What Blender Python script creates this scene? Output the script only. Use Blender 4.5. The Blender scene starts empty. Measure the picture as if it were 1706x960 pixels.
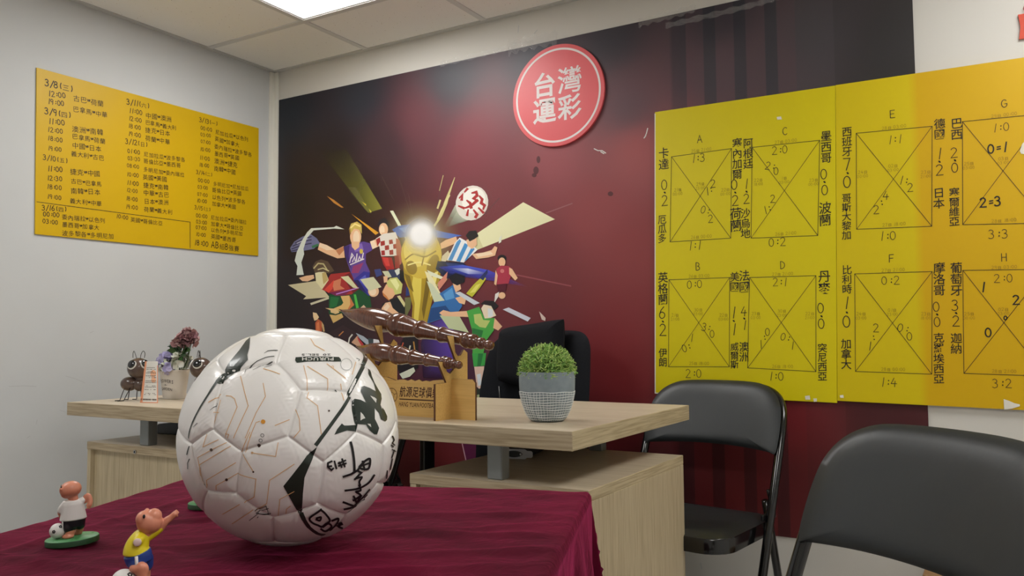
import bpy, bmesh, math, random
import numpy as np
from mathutils import Vector, Matrix
random.seed(7); RNG = np.random.default_rng(7)
scn = bpy.context.scene
COL = scn.collection
pi = math.pi

# ------------------------------------------------------------------ camera
CAMX = np.array([0.858128075773436, 0.5133821440074529, -0.00741483537856869])
CAMD = np.array([-0.03740229372514629, 0.04810237528358248, -0.9981418886692289])   # image down
CAMF = np.array([-0.512071551634611, 0.8568109101233413, 0.060479668485644414])
CAMP = np.array([2.878264631490885, -2.667, 0.970212520706828])
FPX = 1366.2392731854497
cam_data = bpy.data.cameras.new('camera'); cam = bpy.data.objects.new('camera', cam_data); COL.objects.link(cam)
cam_data.sensor_fit = 'HORIZONTAL'; cam_data.sensor_width = 36.0; cam_data.lens = FPX * 36.0 / 1706.0
cam_data.clip_start = 0.02
mw = Matrix.Identity(4)
for i in range(3):
    mw[i][0] = CAMX[i]; mw[i][1] = -CAMD[i]; mw[i][2] = -CAMF[i]; mw[i][3] = CAMP[i]
cam.matrix_world = mw
scn.camera = cam
def ray(x, y): return CAMX * ((x - 853) / FPX) + CAMD * ((y - 480) / FPX) + CAMF
def at_y(x, y, d): v = ray(x, y); return CAMP + v * ((d - CAMP[1]) / v[1])      # point on a plane facing the room's depth
def at_x(x, y, d): v = ray(x, y); return CAMP + v * ((d - CAMP[0]) / v[0])
def at_z(x, y, h): v = ray(x, y); return CAMP + v * ((h - CAMP[2]) / v[2])

# ------------------------------------------------------------------ world, exposure
scn.view_settings.view_transform = 'Standard'; scn.view_settings.look = 'None'
scn.view_settings.gamma = 1.0; scn.view_settings.use_curve_mapping = False
scn.view_settings.exposure = 0.13
LAMP = 13.5                         # strength of the ceiling light panels
LAMP_COL = (1.0, 0.985, 0.955)
w = bpy.data.worlds.new('world'); scn.world = w; w.use_nodes = True
w.node_tree.nodes['Background'].inputs[0].default_value = (0.9, 0.93, 1.0, 1); w.node_tree.nodes['Background'].inputs[1].default_value = 0.2

H = 2.216                          # ceiling height
RX, RY = 4.75, -4.4                # right wall, front wall

# ------------------------------------------------------------------ colours, materials
def l1(c):
    c = c / 255.0
    return c / 12.92 if c <= 0.04045 else ((c + 0.055) / 1.055) ** 2.4
def lin(c, k=1.0): return tuple(min(0.92, l1(v) * k) for v in c)
MATS = {}
def mat(name, c=(200, 200, 200), k=1.0, rough=0.5, metal=0.0, spec=0.5, coat=0.0, sheen=0.0):
    if name in MATS: return MATS[name]
    m = bpy.data.materials.new(name); m.use_nodes = True; MATS[name] = m
    b = m.node_tree.nodes['Principled BSDF']
    b.inputs['Base Color'].default_value = (*lin(c, k), 1); b.inputs['Roughness'].default_value = rough
    b.inputs['Metallic'].default_value = metal; b.inputs['Specular IOR Level'].default_value = spec
    b.inputs['Coat Weight'].default_value = coat; b.inputs['Coat Roughness'].default_value = 0.08
    if sheen: b.inputs['Sheen Weight'].default_value = sheen; b.inputs['Sheen Roughness'].default_value = 0.4
    return m
def N(m, t, **kw):
    n = m.node_tree.nodes.new(t)
    for k, v in kw.items():
        if k in n.inputs: n.inputs[k].default_value = v
        else: setattr(n, k, v)
    return n
def LK(m, a, ao, b, bi): m.node_tree.links.new(a.outputs[ao], b.inputs[bi])
def bsdf(m): return m.node_tree.nodes['Principled BSDF']
def noise_mat(name, c1, c2, scale=(1, 1, 1), nscale=8.0, detail=6.0, k=1.0, rough=0.5, bump=0.0, bdist=0.002, lo=0.35, hi=0.65, **kw):
    m = mat(name, c1, k, rough, **kw)
    tc = N(m, 'ShaderNodeTexCoord'); mp = N(m, 'ShaderNodeMapping'); mp.inputs['Scale'].default_value = scale
    nz = N(m, 'ShaderNodeTexNoise'); nz.inputs['Scale'].default_value = nscale; nz.inputs['Detail'].default_value = detail
    rp = N(m, 'ShaderNodeValToRGB')
    rp.color_ramp.elements[0].position = lo; rp.color_ramp.elements[0].color = (*lin(c1, k), 1)
    rp.color_ramp.elements[1].position = hi; rp.color_ramp.elements[1].color = (*lin(c2, k), 1)
    LK(m, tc, 'Object', mp, 'Vector'); LK(m, mp, 'Vector', nz, 'Vector'); LK(m, nz, 'Fac', rp, 'Fac'); LK(m, rp, 'Color', bsdf(m), 'Base Color')
    if bump:
        bp = N(m, 'ShaderNodeBump'); bp.inputs['Strength'].default_value = bump; bp.inputs['Distance'].default_value = bdist
        LK(m, nz, 'Fac', bp, 'Height'); LK(m, bp, 'Normal', bsdf(m), 'Normal')
    return m
def wood_mat(name, c1, c2, c3, axis, k=1.0, rough=0.45):
    """laminate with fine pores stretched along one axis and broad flame bands"""
    m = mat(name, c1, k, rough)
    sc = [230, 230, 230]; sc[axis] = 9.0; s2 = [34, 34, 34]; s2[axis] = 1.8
    tc = N(m, 'ShaderNodeTexCoord')
    def nz(s, det, dist):
        mp = N(m, 'ShaderNodeMapping'); mp.inputs['Scale'].default_value = s
        n = N(m, 'ShaderNodeTexNoise'); n.inputs['Scale'].default_value = 1.0; n.inputs['Detail'].default_value = det; n.inputs['Distortion'].default_value = dist
        LK(m, tc, 'Object', mp, 'Vector'); LK(m, mp, 'Vector', n, 'Vector'); return n
    a = nz(sc, 5, 0.3); b = nz(s2, 4, 0.8)
    r1 = N(m, 'ShaderNodeValToRGB'); r2 = N(m, 'ShaderNodeValToRGB')
    for r, p, ca, cb in ((r1, (0.36, 0.6), c2, c1), (r2, (0.35, 0.7), c3, c1)):
        r.color_ramp.elements[0].position = p[0]; r.color_ramp.elements[0].color = (*lin(ca, k), 1)
        r.color_ramp.elements[1].position = p[1]; r.color_ramp.elements[1].color = (*lin(cb, k), 1)
    LK(m, a, 'Fac', r1, 'Fac'); LK(m, b, 'Fac', r2, 'Fac')
    mx = N(m, 'ShaderNodeMix', data_type='RGBA'); mx.inputs[0].default_value = 0.45
    LK(m, r1, 'Color', mx, 6); LK(m, r2, 'Color', mx, 7); LK(m, mx, 2, bsdf(m), 'Base Color')
    bp = N(m, 'ShaderNodeBump'); bp.inputs['Strength'].default_value = 0.15; bp.inputs['Distance'].default_value = 0.001
    LK(m, a, 'Fac', bp, 'Height'); LK(m, bp, 'Normal', bsdf(m), 'Normal')
    return m
def attr_mat(name, rough=0.5, spec=0.4, alpha=False, coat=0.0):
    m = mat(name, (128, 128, 128), 1, rough, spec=spec, coat=coat)
    a = N(m, 'ShaderNodeAttribute', attribute_name='Col'); LK(m, a, 'Color', bsdf(m), 'Base Color')
    if alpha: LK(m, a, 'Alpha', bsdf(m), 'Alpha')
    return m
def emit_mat(name, c, s):
    m = bpy.data.materials.new(name); m.use_nodes = True; nt = m.node_tree
    nt.nodes.remove(nt.nodes['Principled BSDF']); e = nt.nodes.new('ShaderNodeEmission')
    e.inputs[0].default_value = (*c, 1); e.inputs[1].default_value = s
    nt.links.new(e.outputs[0], nt.nodes['Material Output'].inputs[0]); return m

# ------------------------------------------------------------------ mesh helpers
class MB:
    """collects vertices, faces, vertex colours and material slots for ONE mesh"""
    def __init__(s): s.v = []; s.f = []; s.c = []; s.mi = []; s.cur = 0
    def add(s, vs, fs, col=None, M=None):
        o = len(s.v)
        for p in vs: s.v.append(tuple(M @ Vector(p)) if M is not None else tuple(p))
        for f in fs: s.f.append([i + o for i in f]); s.mi.append(s.cur)
        if col is None: s.c += [(1, 1, 1, 1)] * len(vs)
        elif isinstance(col, list): s.c += [tuple(c) if len(c) == 4 else (*c, 1) for c in col]
        else: s.c += [tuple(col) if len(col) == 4 else (*col, 1)] * len(vs)
        return s
    def addbm(s, bm, M=None, col=None):
        bm.verts.index_update(); s.add([v.co.copy() for v in bm.verts], [[v.index for v in f.verts] for f in bm.faces], col, M); bm.free(); return s
    def build(s, name, mats, parent=None, smooth=None, color=False, loc=None, normals=True):
        me = bpy.data.meshes.new(name); me.from_pydata(s.v, [], s.f)
        mats = mats if isinstance(mats, (list, tuple)) else [mats]
        for m in mats: me.materials.append(m)
        if len(mats) > 1: me.polygons.foreach_set('material_index', s.mi)
        if color:
            ca = me.color_attributes.new('Col', 'FLOAT_COLOR', 'POINT')
            ca.data.foreach_set('color', np.array(s.c, dtype=np.float32).ravel())
        if normals:
            bm = bmesh.new(); bm.from_mesh(me); bmesh.ops.recalc_face_normals(bm, faces=bm.faces); bm.to_mesh(me); bm.free()
        if smooth is not None:
            me.polygons.foreach_set('use_smooth', [True] * len(me.polygons))
            if smooth < 180: me.set_sharp_from_angle(angle=math.radians(smooth))
        me.update()
        ob = bpy.data.objects.new(name, me); COL.objects.link(ob)
        if parent is not None: ob.parent = parent
        if loc is not None: ob.location = loc
        return ob
def rbox(sx, sy, sz, bev=0.0, seg=2):
    bm = bmesh.new(); bmesh.ops.create_cube(bm, size=1.0); bmesh.ops.scale(bm, vec=(sx, sy, sz), verts=bm.verts)
    if bev: bmesh.ops.bevel(bm, geom=bm.edges[:], offset=bev, segments=seg, affect='EDGES', profile=0.5)
    return bm
def T(x=0, y=0, z=0): return Matrix.Translation((x, y, z))
def RZ(a): return Matrix.Rotation(a, 4, 'Z')
def RX_(a): return Matrix.Rotation(a, 4, 'X')
def RY_(a): return Matrix.Rotation(a, 4, 'Y')
def box(mb, x0, x1, y0, y1, z0, z1, bev=0.0, M=None, seg=2):
    m = T((x0 + x1) / 2, (y0 + y1) / 2, (z0 + z1) / 2)
    return mb.addbm(rbox(x1 - x0, y1 - y0, z1 - z0, bev, seg), M @ m if M is not None else m)
def lathe(mb, prof, seg=32, M=None, cap=True, col=None):
    vs = []; fs = []
    for r, z in prof:
        for i in range(seg): a = 2 * pi * i / seg; vs.append((r * math.cos(a), r * math.sin(a), z))
    n = len(prof)
    for j in range(n - 1):
        for i in range(seg): k = (i + 1) % seg; fs.append([j * seg + i, j * seg + k, (j + 1) * seg + k, (j + 1) * seg + i])
    if cap: fs.append(list(range(seg))[::-1]); fs.append([(n - 1) * seg + i for i in range(seg)])
    return mb.add(vs, fs, col, M)
def sphere(mb, c, r, seg=24, rings=14, M=None, sc=(1, 1, 1), R=None, col=None):
    bm = bmesh.new(); bmesh.ops.create_uvsphere(bm, u_segments=seg, v_segments=rings, radius=r)
    m = T(*c) @ (R if R is not None else Matrix.Identity(4)) @ Matrix.Diagonal((*sc, 1))
    return mb.addbm(bm, M @ m if M is not None else m, col)
def smooth_path(pts, n=6):
    P = [Vector(p) for p in pts]; out = []
    for i in range(len(P) - 1):
        p0 = P[max(i - 1, 0)]; p1 = P[i]; p2 = P[i + 1]; p3 = P[min(i + 2, len(P) - 1)]
        for j in range(n):
            t = j / n; out.append(0.5 * ((2 * p1) + (p2 - p0) * t + (2 * p0 - 5 * p1 + 4 * p2 - p3) * t * t + (3 * p1 - p0 - 3 * p2 + p3) * t ** 3))
    out.append(P[-1]); return out
def tube(mb, pts, r, seg=10, M=None, cap=True, col=None, flat=1.0):
    P = [Vector(p) for p in pts]; n = len(P); rr = r if isinstance(r, (list, tuple)) else [r] * n
    vs = []; fs = []; nor = None
    for i in range(n):
        t = (P[min(i + 1, n - 1)] - P[max(i - 1, 0)]).normalized()
        if nor is None:
            nor = Vector((0, 0, 1)) if abs(t.z) < 0.9 else Vector((1, 0, 0))
        nor = (nor - t * nor.dot(t)).normalized(); b = t.cross(nor)
        for k in range(seg):
            a = 2 * pi * k / seg; vs.append(P[i] + nor * (math.cos(a) * rr[i]) + b * (math.sin(a) * rr[i] * flat))
    for i in range(n - 1):
        for k in range(seg): q = (k + 1) % seg; fs.append([i * seg + k, i * seg + q, (i + 1) * seg + q, (i + 1) * seg + k])
    if cap: fs.append(list(range(seg))[::-1]); fs.append([(n - 1) * seg + k for k in range(seg)])
    return mb.add(vs, fs, col, M)
def prism(mb, poly, th, M=None, col=None):
    """poly in local XZ, thickness th along Y (centred)"""
    bm = bmesh.new(); vs = [bm.verts.new((p[0], -th / 2, p[1])) for p in poly]
    f = bm.faces.new(vs); g = bmesh.ops.extrude_face_region(bm, geom=[f])
    bmesh.ops.translate(bm, vec=(0, th, 0), verts=[e for e in g['geom'] if isinstance(e, bmesh.types.BMVert)])
    bmesh.ops.triangulate(bm, faces=[f for f in bm.faces if len(f.verts) > 4])
    return mb.addbm(bm, M, col)
def tri2d(poly, maxlen=None):
    """triangles of a 2D polygon; optionally subdivided"""
    bm = bmesh.new(); es = []
    vs = [bm.verts.new((p[0], p[1], 0)) for p in poly]
    for i in range(len(vs)): es.append(bm.edges.new((vs[i], vs[(i + 1) % len(vs)])))
    bmesh.ops.triangle_fill(bm, edges=es, use_beauty=True, use_dissolve=False)
    if maxlen:
        for _ in range(7):
            L = [e for e in bm.edges if e.calc_length() > maxlen]
            if not L: break
            bmesh.ops.subdivide_edges(bm, edges=L, cuts=1)
            bmesh.ops.triangulate(bm, faces=[f for f in bm.faces if len(f.verts) > 3])
    bm.verts.index_update()
    r = ([tuple(v.co)[:2] for v in bm.verts], [[v.index for v in f.verts] for f in bm.faces]); bm.free(); return r
def ribbon2d(pts, w, close=False):
    """flat mitred strip along a 2D polyline; w a number or one per point"""
    P = [np.array(p, float) for p in pts]
    if close: P = P + [P[0]]
    n = len(P); ww = w if isinstance(w, (list, tuple)) else [w] * n
    if len(ww) < n: ww = list(ww) + [ww[-1]] * (n - len(ww))
    vs = []; fs = []
    for i in range(n):
        a = P[i] - P[i - 1] if i > 0 else (P[-1] - P[-2] if close else P[1] - P[0])
        b = P[i + 1] - P[i] if i < n - 1 else (P[1] - P[0] if close else a)
        if i == 0 and not close: a = b
        a = a / (np.linalg.norm(a) + 1e-12); b = b / (np.linalg.norm(b) + 1e-12)
        t = a + b; L = np.linalg.norm(t); t = t / L if L > 1e-6 else a
        nn = np.array([-t[1], t[0]]); s = 1.0 / max(0.5, abs(nn @ np.array([-a[1], a[0]])))
        e = np.zeros(2)
        if not close and i == 0: e = -a * ww[i] * 0.4
        if not close and i == n - 1: e = a * ww[i] * 0.4
        vs += [tuple(P[i] + e + nn * ww[i] * 0.5 * s), tuple(P[i] + e - nn * ww[i] * 0.5 * s)]
    for i in range(n - 1): fs.append([2 * i, 2 * i + 1, 2 * i + 3, 2 * i + 2])
    return vs, fs
def curve2d(pts, n=5): return [tuple(p)[:2] for p in smooth_path([(p[0], p[1], 0) for p in pts], n)]
# glyphs of Blender's own built-in font, as flat meshes
GL = {}
def glyph(ch, off=0.0):
    if (ch, off) in GL: return GL[(ch, off)]
    c = bpy.data.curves.new('glyph', 'FONT'); c.body = ch; c.size = 1.0; c.resolution_u = 2; c.offset = off
    o = bpy.data.objects.new('glyph', c); COL.objects.link(o)
    dg = bpy.context.evaluated_depsgraph_get(); me = bpy.data.meshes.new_from_object(o.evaluated_get(dg))
    vs = [(v.co.x, v.co.y) for v in me.vertices]; fs = [list(p.vertices) for p in me.polygons]
    if vs: x0 = min(v[0] for v in vs); x1 = max(v[0] for v in vs)
    else: x0, x1 = 0, 0.3
    bpy.data.objects.remove(o); bpy.data.curves.remove(c); bpy.data.meshes.remove(me)
    GL[(ch, off)] = (vs, fs, x0, x1); return GL[(ch, off)]
# a marker hand for digits and capitals: strokes in a 0.6 x 1 box
def arc(cx, cy, rx, ry, a0, a1, n=12): return [(cx + rx * math.cos(math.radians(a0 + (a1 - a0) * i / n)), cy + ry * math.sin(math.radians(a0 + (a1 - a0) * i / n))) for i in range(n + 1)]
HAND = {
 '0': [arc(.3, .5, .26, .46, 100, 455, 18)], '1': [[(.38, 1), (.22, 0)]],
 '2': [arc(.3, .74, .24, .25, 160, -30, 10) + [(.05, .03), (.6, .03)]],
 '3': [arc(.28, .76, .22, .22, 150, -90, 9) + arc(.26, .27, .28, .27, 88, -140, 10)],
 '4': [[(.36, 1), (.03, .36), (.62, .36)], [(.46, .66), (.38, 0)]],
 '5': [[(.56, .97), (.16, .97), (.1, .58)] + arc(.28, .32, .26, .3, 110, -140, 10)],
 '6': [[(.46, 1), (.2, .7)] + arc(.3, .28, .24, .27, 160, 520, 14)],
 '7': [[(.06, .95), (.56, .95), (.26, 0)]],
 '8': [arc(.3, .75, .2, .22, 60, 270, 9) + arc(.3, .27, .25, .26, 90, -270, 14) + arc(.3, .75, .2, .22, 270, 420, 8)],
 '9': [arc(.3, .72, .22, .25, 20, 380, 14) + [(.48, .3), (.4, 0)]],
 ':': [arc(.3, .68, .035, .05, 0, 360, 6), arc(.27, .3, .035, .05, 0, 360, 6)],
 '=': [[(.15, .6), (.42, .62)], [(.13, .36), (.42, .38)]],
 '/': [[(.55, 1.05), (.05, -.1)]], '(': [arc(.5, .5, .3, .55, 130, 230, 8)], ')': [arc(.1, .5, .3, .55, 50, -50, 8)],
 'A': [[(0, 0), (.3, 1), (.62, 0)], [(.1, .36), (.52, .36)]], 'B': [[(.08, 0), (.08, 1)] + arc(.2, .76, .3, .24, 85, -80, 8) + arc(.2, .26, .36, .27, 75, -95, 8)],
 'C': [arc(.35, .5, .32, .48, 50, 310, 14)], 'D': [[(.06, 0), (.06, 1)] + arc(.1, .5, .48, .5, 88, -88, 12)],
 'E': [[(.58, .98), (.08, .98), (.08, .02), (.6, .02)], [(.08, .52), (.5, .52)]], 'F': [[(.58, .98), (.08, .98), (.06, 0)], [(.08, .52), (.5, .52)]],
 'G': [arc(.34, .5, .32, .48, 50, 330, 14) + [(.62, .45), (.36, .45)]], 'H': [[(.06, 0), (.06, 1)], [(.58, 0), (.58, 1)], [(.06, .5), (.58, .5)]],
}
HADV = {':': .5, '(': .5, ')': .45, '/': .6, '1': .55, '=': .6}
def hand_layout(s):
    """x positions of each char in em (height of digits = 1, CJK = 1.12 em)"""
    x = 0; out = []
    for ch in s:
        if ch in HAND: a = HADV.get(ch, .78)
        elif ch == '~': a = .55                 # the little 'vs' ring
        elif ch == ' ': a = .5
        else: a = 1.12
        out.append((ch, x, a)); x += a
    return out, x
def hand_text(mb, s, place, w=.09, jit=.03, bold=0.0, cw=None):
    """writes s along place(u, v) -> 3D with u in em from 0..width, v up in em"""
    lay, W = hand_layout(s)
    for ch, x, a in lay:
        jx, jy = RNG.uniform(-jit, jit, 2); 
        if ch in HAND:
            for st in HAND[ch]:
                st = [(x + jx + p[0], jy + p[1] + RNG.uniform(-.012, .012)) for p in st]
                vs, fs = ribbon2d(st, w + bold); mb.add([place(*v) for v in vs], fs)
        elif ch == '~':
            for st in ([(x + .02, .62), (x + .16, .34), (x + .26, .62)], [(x + .48, .62), (x + .34, .54), (x + .47, .44), (x + .32, .34)]):
                vs, fs = ribbon2d(st, w * .9); mb.add([place(*v) for v in vs], fs)
        elif ch != ' ':
            vs, fs, x0, x1 = glyph(ch, bold * .25); sh = RNG.uniform(-.03, .07)
            mb.add([place(x + jx + v[0] * 1.08, jy - .02 + v[1] * 1.05 + sh * v[0]) for v in vs], fs)
    return W

# ------------------------------------------------------------------ object helpers
def tag(o, label, cat, group=None, kind=None):
    o['label'] = label; o['category'] = cat
    if group: o['group'] = group
    if kind: o['kind'] = kind
    return o
def thing(name, label, cat, loc=(0, 0, 0), rz=0.0, group=None):
    o = bpy.data.objects.new(name, None); COL.objects.link(o); o.location = loc; o.rotation_euler = (0, 0, rz)
    o.empty_display_size = 0.05
    return tag(o, label, cat, group)
def struct(o): o['kind'] = 'structure'; return o
def copy_tree(o, parent=None):
    c = o.copy(); COL.objects.link(c)
    if parent is not None: c.parent = parent
    for ch in list(o.children): copy_tree(ch, c)
    return c

# ------------------------------------------------------------------ room shell
WALL = noise_mat('white_painted_wall', (201, 203, 203), (204, 206, 206), nscale=3, k=1.0, rough=0.62, bump=0.06, bdist=0.002, spec=0.3)
WALLB = noise_mat('cream_painted_wall', (208, 205, 198), (211, 208, 201), nscale=3, k=1.0, rough=0.62, bump=0.06, bdist=0.002, spec=0.3)
def slab(name, x0, x1, y0, y1, z0, z1, m):
    return struct(box(MB(), x0, x1, y0, y1, z0, z1).build(name, m))
slab('wall_back', -.1, RX + .1, 0, .1, 0, H + .1, WALLB)
slab('wall_left', -.1, 0, RY, 0, 0, H + .1, WALL)
WALLR = mat('white_wall_paint', (238, 238, 236), 1, .7, spec=.3)
slab('wall_right', RX, RX + .1, RY, 0, 0, H + .1, WALLR)
slab('wall_front', -.1, RX + .1, RY - .1, RY, 0, H + .1, WALLR)
FLOOR = noise_mat('grey_floor_tile', (206, 203, 198), (216, 213, 208), nscale=5, k=1.0, rough=0.35)
slab('floor', -.1, RX + .1, RY - .1, .1, -.1, 0, FLOOR)
# mineral fibre ceiling with pin holes, tiles hung in a T-bar grid
CEIL = mat('mineral_fibre_ceiling_tile', (212, 208, 200), 1, .9, spec=.1)
tc = N(CEIL, 'ShaderNodeTexCoord'); vo = N(CEIL, 'ShaderNodeTexVoronoi'); vo.inputs['Scale'].default_value = 70
nz = N(CEIL, 'ShaderNodeTexNoise'); nz.inputs['Scale'].default_value = 140; nz.inputs['Detail'].default_value = 3
rp = N(CEIL, 'ShaderNodeValToRGB'); rp.color_ramp.elements[0].position = .02; rp.color_ramp.elements[0].color = (*lin((176, 166, 150)), 1)
rp.color_ramp.elements[1].position = .08; rp.color_ramp.elements[1].color = (*lin((246, 245, 241)), 1)
LK(CEIL, tc, 'Object', vo, 'Vector'); LK(CEIL, tc, 'Object', nz, 'Vector')
ad = N(CEIL, 'ShaderNodeMath', operation='MULTIPLY_ADD'); ad.inputs[1].default_value = .55; 
LK(CEIL, nz, 'Fac', ad, 0); sb = N(CEIL, 'ShaderNodeMath', operation='SUBTRACT'); sb.inputs[1].default_value = .27
LK(CEIL, vo, 'Distance', ad, 2); LK(CEIL, ad, 0, sb, 0); LK(CEIL, sb, 0, rp, 'Fac'); LK(CEIL, rp, 'Color', bsdf(CEIL), 'Base Color')
GX = [.5715 + .605 * i for i in range(7)]; GY = [-.3826 - .605 * i for i in range(7)]
LAMPS = [(0, 0), (4, 0), (0, 3), (4, 3)]            # grid cells that hold a light panel
mb = MB()
gx = [0] + GX + [RX]; gy = [0] + GY + [RY]
for i in range(len(gx) - 1):
    for j in range(len(gy) - 1):
        if (i - 1, j - 1) in LAMPS: continue
        box(mb, gx[i] + .0005, gx[i + 1] - .0005, gy[j + 1] + .0005, gy[j] - .0005, H, H + .015)
box(mb, -.1, RX + .1, RY - .1, .1, H + .06, H + .1)
ceil = struct(mb.build('ceiling', CEIL))
TBAR = mat('grey_white_T_bar', (216, 216, 214), 1, .45)
mb = MB()
for x in GX: box(mb, x - .012, x + .012, RY, 0, H - .004, H + .0005)
for y in GY: box(mb, 0, RX, y - .012, y + .012, H - .0045, H + .0002)
g = mb.build('ceiling_grid', TBAR, ceil); g['kind'] = 'structure'
mb = MB()
for a in ((0, .022, RY, 0), (RX - .022, RX, RY, 0), (0, RX, -.022, 0), (0, RX, RY, RY + .022)): box(mb, a[0], a[1], a[2], a[3], H - .005, H + .0007)
struct(mb.build('trim_1', mat('dusty_edge_trim', (196, 196, 193), 1, .5)))
# corner cover strip
struct(box(box(MB(), 0.0, .034, -.012, 0, 0, H - .006, .002), 0.0, .012, -.034, 0, 0, H - .006, .002).build('trim_2', mat('cream_corner_strip', (222, 220, 210), 1, .4)))
SK = mat('dark_baseboard', (40, 38, 38), 1, .4)
struct(box(MB(), .012, RX, -.012, 0, 0, .05, .002).build('baseboard_back', SK))
struct(box(MB(), 0, .012, RY, -.034, 0, .05, .002).build('baseboard_left', SK))
# light panels: the first is seen, the other three are added for lighting
DIFF = emit_mat('lit_light_panel', LAMP_COL, LAMP); FR = mat('white_lamp_frame', (225, 225, 225), 1, .4)
LL = {(0, 0): 'square ceiling light panel at the top of the photo, nearest the left back corner', (4, 0): 'square ceiling light panel near the back wall, above the right-hand yellow sheet',
      (0, 3): 'square ceiling light panel near the left wall, towards the front of the room', (4, 3): 'square ceiling light panel in the front right part of the room'}
for (i, j) in LAMPS:
    x0, y1 = GX[i], GY[j]; x1, y0 = x0 + .605, y1 - .605
    t = thing('ceiling_light', LL[(i, j)], 'ceiling light', ((x0 + x1) / 2, (y0 + y1) / 2, H), 0, 'square ceiling light panels')
    box(MB(), -.282, .282, -.282, .282, .001, .008).build('diffuser', DIFF, t)
    m = MB()
    for a in ((-.3, .3, -.3, -.282), (-.3, .3, .282, .3), (-.3, -.282, -.282, .282), (.282, .3, -.282, .282)): box(m, *a, -.002, .03, .001)
    m.build('frame', FR, t)
# pencil and scuff marks on the left wall
SC = mat('wall_scuff', (190, 191, 191), 1, .8)
mb = MB()
for pts in ([(15, 644), (40, 643), (60, 644)], [(110, 627), (125, 631), (141, 638)], [(60, 707), (62, 700)], [(181, 634), (181, 638)], [(100, 684), (110, 687)], [(150, 555), (156, 552)], [(45, 730), (50, 727)]):
    vs, fs = ribbon2d(pts, 1.0); mb.add([at_x(x, y, .0006) for x, y in vs], fs)
s = mb.build('scuff_marks', SC, bpy.data.objects['wall_left']); s['kind'] = 'structure'
mb = MB()
for pts in ([(864, 43), (863, 54)], [(895, 50), (890, 56)], [(1167, 938), (1168, 944)], [(1168, 944), (1169, 948)]):
    vs, fs = ribbon2d(pts, 1.3); mb.add([at_y(x, y, -.0006) for x, y in vs], fs)
s = mb.build('scuff_marks', SC, bpy.data.objects['wall_back']); s['kind'] = 'structure'
# ------------------------------------------------------------------ printed mural on the back wall
PK = 1.0                                       # print reflectance scale
MURAL_Y = -.004
m0 = at_y(466, 167.5, 0); MX0, MX1 = .035, 2.683; MZ1 = 2.079; MZ0 = .344
CP = [(480,190,24,28,36),(600,160,36,38,46),(750,130,44,44,52),(900,90,40,40,50),(1020,60,44,42,50),(1200,30,44,42,50),(1350,60,60,57,62),(1500,60,46,44,46),(1500,140,42,40,41),(1200,110,70,60,66),(1300,110,66,58,63),  # upper right points raised and bluish: reflected room haze painted into the print
 (480,350,26,22,26),(560,250,30,22,25),(700,200,85,45,52),(800,230,110,50,58),(930,260,130,62,68),(1050,180,80,56,64),(1060,250,138,68,70),(480,500,28,20,22),(600,330,32,22,24),(850,330,105,50,55),(1000,350,125,55,58),
 (1060,400,118,48,50),(900,430,100,42,46),(900,500,95,35,40),(1030,550,112,38,42),(1050,640,105,32,36),(1060,700,88,28,32),(1100,790,70,20,26),(1330,700,92,28,32),(1300,800,75,25,28),(1480,690,70,28,32),(1240,800,78,25,26),(560,560,36,22,27),(760,620,60,28,50),(700,770,95,28,30),(640,250,52,34,40)]
cpx = np.array([at_y(c[0], c[1], MURAL_Y)[[0, 2]] for c in CP]); cpc = np.array([lin(c[2:], 1.35) for c in CP])
nx, nz_ = 200, 130
mb = MB(); vs = []; cs = []
REDB = [(1.985, 2.046), (2.087, 2.149), (2.188, 2.25), (2.288, 2.345)]
xs = list(np.linspace(MX0, MX1, nx))
for a, b in REDB + [(2.345, 2.46)]:
    for e in (a, b): xs += [e - .001, e + .001]
xs = sorted(xs); nx = len(xs)
for j in range(nz_):
    z = MZ0 + (MZ1 - MZ0) * j / (nz_ - 1)
    for x in xs:
        d2 = (cpx[:, 0] - x) ** 2 + (cpx[:, 1] - z) ** 2; wgt = 1 / (d2 + .003) ** 1.6
        c = (wgt[:, None] * cpc).sum(0) / wgt.sum()
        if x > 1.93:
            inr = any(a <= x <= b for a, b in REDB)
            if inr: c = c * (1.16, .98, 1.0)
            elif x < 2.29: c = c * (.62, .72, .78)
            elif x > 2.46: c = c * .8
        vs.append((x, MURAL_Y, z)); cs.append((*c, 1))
fs = [[j * nx + i, j * nx + i + 1, (j + 1) * nx + i + 1, (j + 1) * nx + i] for j in range(nz_ - 1) for i in range(nx - 1)]
# give the sheet its own thickness
mb.add(vs, fs, cs)
rim = [(MX0, MZ0), (MX1, MZ0), (MX1, MZ1), (MX0, MZ1)]
for k in range(4):
    a, b = rim[k], rim[(k + 1) % 4]
    mb.add([(a[0], MURAL_Y, a[1]), (b[0], MURAL_Y, b[1]), (b[0], -.0005, b[1]), (a[0], -.0005, a[1])], [[0, 1, 2, 3]], (.03, .03, .04))
PRINT = attr_mat('printed_vinyl_banner', rough=.42, spec=.42)
mural = mb.build('wall_mural', PRINT, color=True, normals=False)
tag(mural, 'dark red and black printed football mural covering the back wall', 'mural')

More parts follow.
